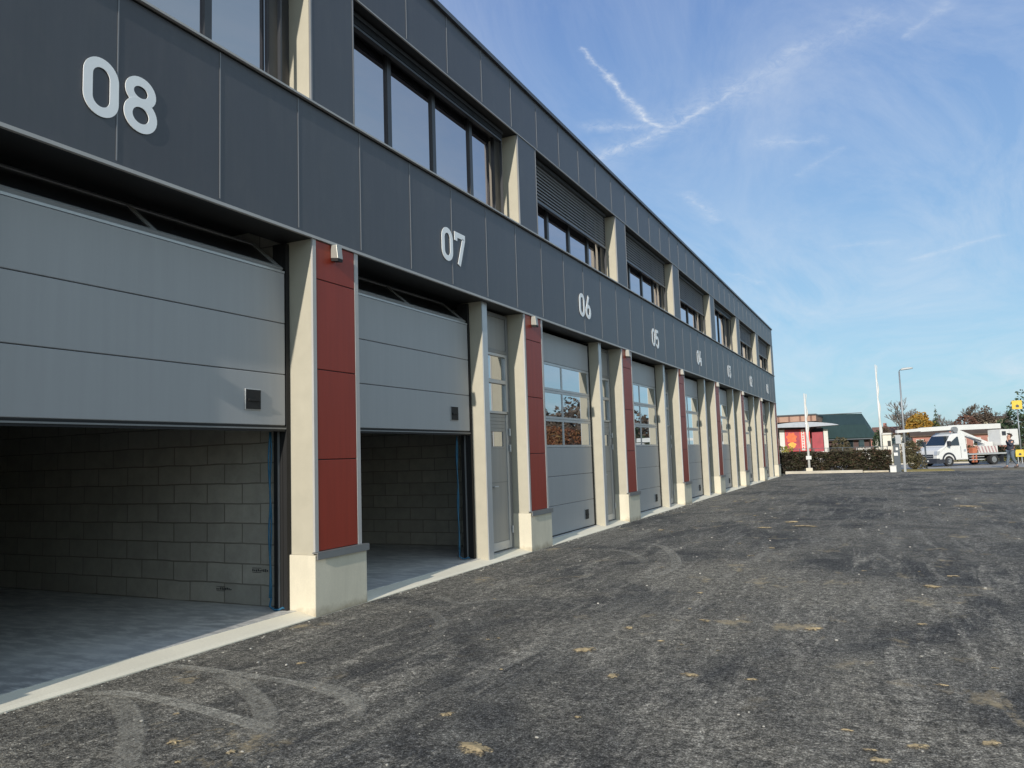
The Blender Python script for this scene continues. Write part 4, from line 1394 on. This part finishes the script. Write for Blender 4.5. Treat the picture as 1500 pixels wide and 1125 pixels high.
def truck():
    root = empty('lift_truck', (0, 0, 0))
    HW = 0.98
    # cab: lofted side profile, narrowing slightly to the roof
    prof = [(0.0, 0.42), (-0.02, 0.80), (-0.10, 1.10), (-0.42, 1.28), (-0.72, 1.38), (-1.28, 2.10), (-1.48, 2.22), (-2.10, 2.27), (-2.52, 2.22), (-2.56, 0.42)]
    c = MB()
    L, Rr = [], []
    for x, z in prof:
        k = 0.0 if z < 1.35 else (z - 1.35) * 0.14
        L.append(c.bm.verts.new((x - (0.0 if x < -.3 else 0), HW - k, z)))
        Rr.append(c.bm.verts.new((x, -HW + k, z)))
    n = len(prof)
    c.bm.faces.new(L)
    c.bm.faces.new(Rr[::-1])
    for k in range(n):
        c.bm.faces.new((L[k], L[(k + 1) % n], Rr[(k + 1) % n], Rr[k]))
    c.build('cab', 'white_paint', root, bevel=0.05)
    def slab(nm, mat, pts, th=0.012, parent=root):
        """thin panel following four corner points, given thickness along its own normal"""
        P = [Vector(p) for p in pts]
        nn = (P[1] - P[0]).cross(P[2] - P[0]).normalized()
        b = MB()
        A = [b.bm.verts.new(p + nn * 0.004) for p in P]
        B = [b.bm.verts.new(p + nn * (0.004 + th)) for p in P]
        b.bm.faces.new(A[::-1]); b.bm.faces.new(B)
        m_ = len(P)
        for k in range(m_):
            b.bm.faces.new((A[k], A[(k + 1) % m_], B[(k + 1) % m_], B[k]))
        return b.build(nm, mat, parent)
    slab('windscreen', 'car_glass', [(-.76, -.88, 1.43), (-.76, .88, 1.43), (-1.27, .80, 2.08), (-1.27, -.80, 2.08)])
    kk = lambda z: HW - max(0, z - 1.35) * 0.14
    slab('side_window', 'car_glass', [(-1.00, kk(1.42), 1.42), (-1.92, kk(1.42), 1.42), (-1.92, kk(2.02), 2.02), (-1.42, kk(2.02), 2.02)][::-1])
    slab('side_window', 'car_glass', [(-1.00, -kk(1.42), 1.42), (-1.92, -kk(1.42), 1.42), (-1.92, -kk(2.02), 2.02), (-1.42, -kk(2.02), 2.02)])
    box('door_seam', 'bumper_dark', root, -1.99, -1.975, HW + .001, HW + .006, .55, 1.36)
    box('fuel_cap', 'canopy_grey', root, -2.4, -2.25, HW + .001, HW + .008, 1.0, 1.14)
    # bumper and grille
    b = MB().box(-.20, .07, -1.0, 1.0, .22, .56)
    b.box(-1.0, -.20, .985, 1.0, .24, .50); b.box(-1.0, -.20, -1.0, -.985, .24, .50)
    b.build('bumper', 'bumper_dark', root, bevel=0.03)
    g = MB().prism([(.028, .60), (.028, .80), (-.01, .84), (-.03, .60)], 'y', -.62, .62)
    g.build('grille', 'bumper_dark', root)
    box('grille_bar', 'alu_light', root, .030, .040, -.60, .60, .70, .725)
    for s in (1, -1):
        h = MB().prism([(.012, .78), (-.04, 1.06), (-.30, 1.08), (-.16, .78)], 'y', s * .985 if s > 0 else -.70, s * .70 if s > 0 else -.985)
        h.build('headlight', 'headlight_glass', root, bevel=0.02)
        mi = MB().box(-.98, -.84, s * 1.02 if s > 0 else -1.26, s * 1.26 if s > 0 else -1.02, 1.36, 1.74)
        mi.build('mirror', 'bumper_dark', root, bevel=0.03)
    box('number_plate', 'white_matt', root, .072, .082, -.27, .27, .33, .44)
    box('roof_bar', 'alu_light', root, -1.62, -1.54, -.75, .75, 2.24, 2.34)
    bc = MB().tube([(-1.75, .4, 2.26), (-1.75, .4, 2.40)], .07, 10)
    bc.build('beacon', 'orange_paint', root, True)
    # chassis, deck
    ch = MB().box(-6.1, -2.0, -.42, .42, .42, .66)
    ch.build('chassis', 'bumper_dark', root)
    dk = MB().box(-6.15, -2.62, -1.0, 1.0, .72, .82)
    dk.build('deck', 'alu_light', root)
    sk = MB().box(-3.9, -2.66, .90, .96, .36, .42)
    sk.box(-3.9, -2.66, .92, .95, .56, .6)
    sk.build('side_guard', 'alu_light', root)
    fn = MB()
    pts = [(-.95 + .56 * math.cos(R(a)), .40 + .56 * math.sin(R(a))) for a in range(0, 181, 15)]
    pin = [(-.95 + .44 * math.cos(R(a)), .40 + .44 * math.sin(R(a))) for a in range(180, -1, -15)]
    for s in (1, -1):
        fn.prism(pts + pin, 'y', s * .984, s * 1.016)
    fn.build('wheel_arch', 'bumper_dark', root)
    for x, y, w in ((-.95, .90, .24), (-.95, -.90, .24), (-4.70, .82, .36), (-4.70, -.82, .36)):
        wheel(root, x, y, .36, w)
    mg = MB()
    mg.box(-5.3, -4.15, .62, 1.0, .76 - .045, .7195)
    mg.build('mudguard', 'bumper_dark', root)
    # orange outrigger block and striped warning boards behind the cab
    og = MB().box(-3.30, -2.96, .62, .98, .83, 1.22)
    og.box(-3.30, -3.22, .80, .96, .20, .715); og.box(-3.04, -2.96, .80, .96, .20, .715)
    og.build('outrigger', 'orange_paint', root, bevel=0.015)
    wbk = MB().box(-5.05, -3.45, .94, .985, .835, 1.32).build('warning_board', 'white_matt', root)
    st = MB()
    for k in range(6):
        x = -5.0 + k * 0.27
        st.prism([(x, .85), (x + .12, .85), (x + .27, 1.30), (x + .15, 1.30)], 'y', .987, .993)
    st.build('stripes', 'chevron_red', wbk)
    # turret and folded booms
    tr = MB().tube([(-5.0, 0, .83), (-5.0, 0, 1.25)], .38, 18)
    tr.box(-5.35, -4.65, -.32, .32, 1.252, 1.6)
    tr.build('turret', 'white_paint', root, bevel=0.02)
    def beam(nm, p, q, w, h, mat='white_paint'):
        p, q = Vector(p), Vector(q)
        d = (q - p)
        Ln = d.length
        rot = d.to_track_quat('X', 'Z').to_matrix().to_4x4()
        return MB().box(0, Ln, -w / 2, w / 2, -h / 2, h / 2, Matrix.Translation(p) @ rot).build(nm, mat, root, bevel=0.012)
    beam('lower_arm', (-5.1, .12, 1.42), (-2.35, .12, 2.50), .24, .26)
    kn = MB().tube([(-2.30, -.25, 2.52), (-2.30, .32, 2.52)], .21, 14)
    kn.build('knuckle', 'galvanised', root)
    beam('boom_section', (-6.35, -.05, 2.70), (-2.2, -.05, 2.66), .36, .36)
    beam('boom_section', (-2.22, -.05, 2.66), (.35, -.05, 2.58), .28, .29)
    beam('boom_section', (.33, -.05, 2.58), (2.25, -.05, 2.50), .2, .20)
    hy = MB().tube([(-4.4, .26, 1.66), (-3.2, .24, 2.05)], .06, 8)
    hy.build('hydraulic_ram', 'galvanised', root, True)
    # basket at the tail
    bk = empty('basket', (0, 0, 0))
    bk.parent = root
    b = MB()
    x0, x1, y0, y1, z0, z1 = -6.95, -5.45, -.15, .95, 1.32, 2.44
    b.box(x0, x1, y0, y1, z0, z0 + .05)
    b.box(x0, x1, y1 - .04, y1, z0 + .051, z1); b.box(x0, x1, y0, y0 + .04, z0 + .051, z1)
    b.box(x0, x0 + .04, y0 + .041, y1 - .041, z0 + .051, z1); b.box(x1 - .04, x1, y0 + .041, y1 - .041, z0 + .051, z1)
    b.build('basket_shell', 'white_paint', bk, bevel=0.02)
    box('control_box', 'bumper_dark', bk, -5.85, -5.55, y1 + .001, y1 + .05, 2.02, 2.30)
    box('panel_rib', 'canopy_grey', bk, -6.2, -6.17, y1 + .001, y1 + .012, z0 + .1, z1 - .05)
    box('nameplate', 'canopy_grey', bk, -6.6, -6.3, y1 + .001, y1 + .008, 1.45, 1.53)
    box('tail_board', 'alu_light', root, -6.2, -6.16, -1.0, 1.0, .50, .715)
    box('mud_flap', 'bumper_dark', root, -5.5, -5.47, .62, .98, .2, .70)
    tag(root, 'white platform truck with folded lifting boom and basket, parked on the road', 'truck')
    return root
tk = truck()
th = R(219)
SCL = 0.87
tk.scale = (SCL,) * 3
tk.rotation_euler = (0, 0, th)
fw = Vector((-.95 * SCL, .84 * SCL, 0))
fw = Matrix.Rotation(th, 3, 'Z') @ fw
tk.location = (8.2 - fw.x, 53.5 - fw.y, -0.004)

# ------------------------------------------------------------------ person crossing at the right
def skin_mesh(name, mat, verts, edges, root_i, parent, levels=2):
    me = bpy.data.meshes.new(name)
    me.from_pydata([v[:3] for v in verts], edges, [])
    me.materials.append(MATS[mat])
    o = bpy.data.objects.new(name, me)
    COL.objects.link(o)
    o.parent = parent
    s = o.modifiers.new('skin', 'SKIN')
    s.use_smooth_shade = True
    for k, v in enumerate(verts):
        r = v[3]
        me.skin_vertices[0].data[k].radius = r if isinstance(r, tuple) else (r, r)
    me.skin_vertices[0].data[root_i].use_root = True
    sb = o.modifiers.new('smooth', 'SUBSURF')
    sb.levels = sb.render_levels = levels
    return o
def person():
    # local: faces -X (walking to the left, turned a little towards the yard), Z up, 1.75 m tall
    root = empty('person', (10.75, 47.6, 0.0), R(25))
    V, E = [], []
    def add(p, r, par=None):
        V.append((*p, r)); i = len(V) - 1
        if par is not None: E.append((par, i))
        return i
    pel = add((0, 0, .93), (.13, .15))
    wst = add((0, 0, 1.08), (.115, .14), pel)
    chs = add((-.01, 0, 1.27), (.125, .165), wst)
    upp = add((-.01, 0, 1.40), (.10, .14), chs)
    nk = add((-.03, 0, 1.50), .055, upp)
    hd0 = add((-.045, 0, 1.585), (.085, .075), nk)
    hd1 = add((-.04, 0, 1.68), (.095, .08), hd0)
    hd2 = add((-.03, 0, 1.735), (.06, .055), hd1)
    nose = add((-.145, 0, 1.625), .014, hd0)
    for s in (1, -1):
        add((-.03, s * .088, 1.63), .016, hd1)      # ears
    # legs mid-stride
    for s, kx, kz, ax, az in ((1, -.10, .50, -.20, .085), (-1, .02, .50, .22, .13)):
        hip = add((0, s * .09, .88), .095, pel)
        kn = add((kx, s * .10, kz), .06, hip)
        an = add((ax, s * .10, az), .042, kn)
        add((ax - .11, s * .107, az - .04 if s > 0 else az - .055), .026, an)
    # arms: one hanging, one lifted to the face
    def hand(w, d, side):
        palm = add(tuple(Vector(w) + Vector(d) * .07), (.036, .022), add(w, .027, len(V) - 1))
        up = Vector(side)
        for k, ln in ((-1.5, .065), (-.5, .078), (.5, .072), (1.5, .055)):
            a = Vector(w) + Vector(d) * .10 + up * .018 * k
            f1 = add(tuple(a), .0095, palm)
            f2 = add(tuple(a + Vector(d) * ln * .6 + Vector((-.006, 0, 0))), .0085, f1)
            add(tuple(a + Vector(d) * ln + Vector((-.02, 0, 0))), .0075, f2)
        t1 = add(tuple(Vector(w) + Vector(d) * .03 + up * .035), .011, palm)
        add(tuple(Vector(w) + Vector(d) * .07 + up * .06), .009, t1)
    sh = add((0, .17, 1.40), .065, upp)
    el = add((.06, .23, 1.12), .047, sh)
    wr = add((-.02, .25, .90), .032, el)
    hand((-.02, .25, .89), (-.15, 0, -.98), (-.6, 0, .1))
    sh = add((0, -.17, 1.40), .065, upp)
    el = add((-.10, -.24, 1.16), .047, sh)
    wr = add((-.20, -.12, 1.42), .032, el)
    hand((-.20, -.12, 1.43), (.1, .25, .95), (.5, .6, 0))
    skin_mesh('body', 'skin', V, E, 0, root, 1)
    # jacket
    V, E = [], []
    a = add((0, 0, .86), (.155, .185)); b = add((0, 0, 1.08), (.145, .175), a); c = add((-.01, 0, 1.27), (.150, .195), b)
    d = add((-.01, 0, 1.40), (.12, .165), c); add((-.025, 0, 1.475), .075, d)
    p = add((0, .17, 1.40), .085, d); q = add((.06, .235, 1.12), .065, p); add((-.02, .25, .93), .052, q)
    p = add((0, -.17, 1.40), .085, d); q = add((-.10, -.245, 1.16), .065, p); add((-.19, -.13, 1.39), .052, q)
    skin_mesh('jacket', 'jacket_navy', V, E, 0, root)
    V, E = [], []
    a = add((0, 0, .90), (.14, .165))
    for s, kx, kz, ax, az in ((1, -.10, .50, -.20, .12), (-1, .02, .50, .20, .17)):
        h = add((0, s * .09, .84), .112, a); k = add((kx, s * .10, kz), .078, h); add((ax, s * .10, az), .062, k)
    skin_mesh('trousers', 'jeans_blue', V, E, 0, root)
    V, E = [], []
    for s, ax, az, t in ((1, -.20, .085, -.05), (-1, .22, .13, -.07)):
        i = add((ax + .05, s * .10, az - .02), .062); j = add((ax - .08, s * .105, az + t + .012), .060, i); add((ax - .19, s * .11, az + t), .055, j)
        o = skin_mesh('shoe', 'shoe_brown', V, E, 0, root)
        V, E = [], []
    i = add((-.015, 0, 1.69), (.105, .092)); j = add((0.0, 0, 1.745), (.075, .07), i); add((.05, 0, 1.62), (.055, .07), i)
    skin_mesh('hair', 'hair_dark', V, E, 0, root)
    tag(root, 'person in navy jacket and grey blue jeans walking with one hand at the face', 'person')
person()

# ------------------------------------------------------------------ sky, sun, camera
EL = math.atan2(0.39, math.hypot(1.0, 0.105))
AZ = math.atan2(0.094, -1.0)          # world direction (sin, cos) of the sun: x = .105, y = -1
w = bpy.data.worlds.new('World')
scene.world = w
w.use_nodes = True
nt = w.node_tree
nt.nodes.clear()
out = nt.nodes.new('ShaderNodeOutputWorld')
bg = nt.nodes.new('ShaderNodeBackground')
nt.links.new(bg.outputs[0], out.inputs[0])
sky = nt.nodes.new('ShaderNodeTexSky')
sky.sky_type = 'NISHITA'
sky.sun_disc = False
sky.sun_elevation = EL
sky.sun_rotation = AZ
sky.air_density = 1.0
sky.dust_density = 0.6
sky.ozone_density = 2.0
bg.inputs['Strength'].default_value = 0.15
tc = nt.nodes.new('ShaderNodeTexCoord')
sep = nt.nodes.new('ShaderNodeSeparateXYZ')
nt.links.new(tc.outputs['Generated'], sep.inputs[0])
den = mth(nt, 'ADD', mth(nt, 'MAXIMUM', sep.outputs[2], 0.0), 0.1)
px = mth(nt, 'DIVIDE', sep.outputs[0], den)
py = mth(nt, 'DIVIDE', sep.outputs[1], den)
cb = nt.nodes.new('ShaderNodeCombineXYZ')
nt.links.new(px, cb.inputs[0])
nt.links.new(py, cb.inputs[1])
P = cb.outputs[0]
# contrails and wisps: soft segments on the cloud plane, broken up by noise
wn = nt.nodes.new('ShaderNodeTexNoise')
wn.inputs['Scale'].default_value = 9
wn.inputs['Detail'].default_value = 8
wn.inputs['Roughness'].default_value = 0.65
nt.links.new(P, wn.inputs['Vector'])
vm = nt.nodes.new('ShaderNodeVectorMath')
vm.operation = 'MULTIPLY_ADD'
nt.links.new(wn.outputs['Color'], vm.inputs[0])
vm.inputs[1].default_value = (0.07, 0.07, 0)
vm.inputs[2].default_value = (-0.035, -0.035, 0)
va = nt.nodes.new('ShaderNodeVectorMath')
va.operation = 'ADD'
nt.links.new(P, va.inputs[0])
nt.links.new(vm.outputs[0], va.inputs[1])
PW = va.outputs[0]
sp2 = nt.nodes.new('ShaderNodeSeparateXYZ')
nt.links.new(PW, sp2.inputs[0])
def seg(a, b, width, amp):
    ax, ay = a
    bx, by = b
    dx, dy = bx - ax, by - ay
    L2 = dx * dx + dy * dy
    ux = mth(nt, 'SUBTRACT', sp2.outputs[0], ax)
    uy = mth(nt, 'SUBTRACT', sp2.outputs[1], ay)
    t = mth(nt, 'DIVIDE', mth(nt, 'MULTIPLY_ADD', ux, dx, mth(nt, 'MULTIPLY', uy, dy)), L2, None, True)
    ex = mth(nt, 'SUBTRACT', ux, mth(nt, 'MULTIPLY', t, dx))
    ey = mth(nt, 'SUBTRACT', uy, mth(nt, 'MULTIPLY', t, dy))
    d = mth(nt, 'SQRT', mth(nt, 'MULTIPLY_ADD', ex, ex, mth(nt, 'MULTIPLY', ey, ey)))
    k = mth(nt, 'SUBTRACT', 1.0, mth(nt, 'DIVIDE', d, width), None, True)
    k = mth(nt, 'MULTIPLY', k, k)
    return mth(nt, 'MULTIPLY', k, amp)
SEGS = [((-0.513, 1.43), (-0.497, 1.537), 0.014, .5), ((-0.497, 1.537), (-0.484, 1.691), 0.020, .65), ((-0.484, 1.691), (-0.455, 1.824), 0.026, .6),
        ((-0.66, 1.91), (-0.462, 1.847), 0.060, .42), ((-0.462, 1.847), (-0.33, 1.78), 0.055, .42), ((-0.33, 1.78), (-0.249, 1.731), 0.05, .34),
        ((-0.249, 1.731), (-0.108, 1.631), 0.06, .22), ((-0.108, 1.631), (0.009, 1.601), 0.06, .16),
        ((-0.62, 1.90), (-0.25, 1.74), 0.13, .22), ((-0.25, 1.74), (0.02, 1.60), 0.13, .14),
        ((-0.489, 2.243), (-0.446, 2.48), 0.05, .24), ((-0.105, 2.908), (0.047, 2.942), 0.06, .16), ((0.136, 3.175), (0.379, 3.018), 0.05, .2),
        ((-0.232, 2.023), (-0.104, 2.066), 0.06, .2), ((-0.60, 1.74), (-0.48, 1.80), 0.05, .3), ((0.093, 1.677), (0.155, 1.603), 0.03, .18),
        ((-0.172, 2.25), (-0.068, 2.144), 0.04, .12), ((-0.483, 3.054), (-0.432, 3.223), 0.05, .2)]
acc = None
for s in SEGS:
    v = seg(*s)
    acc = v if acc is None else mth(nt, 'MAXIMUM', acc, v)
fn = noise_node(nt, P, 22, 9, 0.78, (1, 1, 1), 1.2)
acc = mth(nt, 'MULTIPLY', acc, ramp(nt, fn, [(0.34, 0.1), (0.62, 1.3)]))
# thin cirrus veil
c1 = noise_node(nt, P, 1.5, 10, 0.68, (1.0, 0.40, 1), 1.6)
c2 = noise_node(nt, P, 0.5, 4, 0.5)
veil = mth(nt, 'MULTIPLY', ramp(nt, c1, [(0.38, 0.0), (0.72, 0.52)]), ramp(nt, c2, [(0.35, 0.3), (0.65, 1.0)]))
fac = mth(nt, 'ADD', acc, veil, None, True)
def vmath(op, a, b):
    n = nt.nodes.new('ShaderNodeVectorMath')
    n.operation = op
    for k, v in enumerate((a, b)):
        if hasattr(v, 'links'):
            nt.links.new(v, n.inputs[k])
        else:
            n.inputs[k].default_value = v
    return n.outputs[0]
# thin high haze evens the sky out: the bright low sky is held back, the blue kept
SK = sky.outputs[0]
SK = vmath('DIVIDE', vmath('MULTIPLY', SK, (1.09, 1.09, 1.75)), vmath('ADD', vmath('MULTIPLY', SK, (1 / 3.3, 1 / 6.0, 1 / 3.8)), (1, 1, 1)))
# unseen eastern sky, brightened well above the horizon as added fill for the facade
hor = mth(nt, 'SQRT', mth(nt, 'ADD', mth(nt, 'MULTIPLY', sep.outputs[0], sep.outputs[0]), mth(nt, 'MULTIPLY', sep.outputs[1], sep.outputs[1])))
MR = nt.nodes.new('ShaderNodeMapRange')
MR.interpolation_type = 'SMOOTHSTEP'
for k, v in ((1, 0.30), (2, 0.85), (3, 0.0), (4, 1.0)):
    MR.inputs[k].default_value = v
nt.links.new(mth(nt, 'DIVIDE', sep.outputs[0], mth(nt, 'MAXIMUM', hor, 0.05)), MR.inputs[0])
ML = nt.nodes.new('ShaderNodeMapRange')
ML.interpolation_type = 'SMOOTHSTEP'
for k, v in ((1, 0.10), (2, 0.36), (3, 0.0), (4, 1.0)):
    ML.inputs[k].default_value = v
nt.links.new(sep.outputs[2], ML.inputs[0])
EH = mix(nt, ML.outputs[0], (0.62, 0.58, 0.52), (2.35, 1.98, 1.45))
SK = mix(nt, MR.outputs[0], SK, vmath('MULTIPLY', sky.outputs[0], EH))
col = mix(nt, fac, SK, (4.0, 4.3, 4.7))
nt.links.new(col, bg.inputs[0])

sun = bpy.data.lights.new('sun', 'SUN')
sun.energy = 3.4
sun.angle = R(0.5)
sun.color = (1.0, 0.93, 0.81)
so = bpy.data.objects.new('sun', sun)
COL.objects.link(so)
sd = Vector((0.094, -1.0, 0.385)).normalized()
so.rotation_euler = sd.to_track_quat('Z', 'Y').to_euler()
so.location = (10, -30, 30)

cam = bpy.data.cameras.new('camera')
co = bpy.data.objects.new('camera', cam)
COL.objects.link(co)
yaw, pitch, roll = R(25.8308), R(5.3535), R(-1.9242)
f = Vector((-math.sin(yaw) * math.cos(pitch), math.cos(yaw) * math.cos(pitch), math.sin(pitch)))
r = Vector((math.cos(yaw), math.sin(yaw), 0))
u = r.cross(f)
r2 = math.cos(roll) * r + math.sin(roll) * u
u2 = -math.sin(roll) * r + math.cos(roll) * u
Mx = Matrix((r2, u2, -f)).transposed().to_4x4()
Mx.translation = (5.0673, 0.2340, 1.4804)
co.matrix_world = Mx
cam.sensor_fit = 'HORIZONTAL'
cam.sensor_width = 36.0
cam.lens = 1127.0 / 1500 * 36.0
cam.clip_start = 0.05
cam.clip_end = 4000
scene.camera = co
vs = scene.view_settings
vs.view_transform = 'Standard'
vs.look = 'None'
vs.exposure = 0.35
vs.gamma = 1.0
scene.cycles.max_bounces = 7
scene.cycles.diffuse_bounces = 4
scene.cycles.glossy_bounces = 3
scene.cycles.transparent_max_bounces = 8
scene.cycles.sample_clamp_indirect = 8
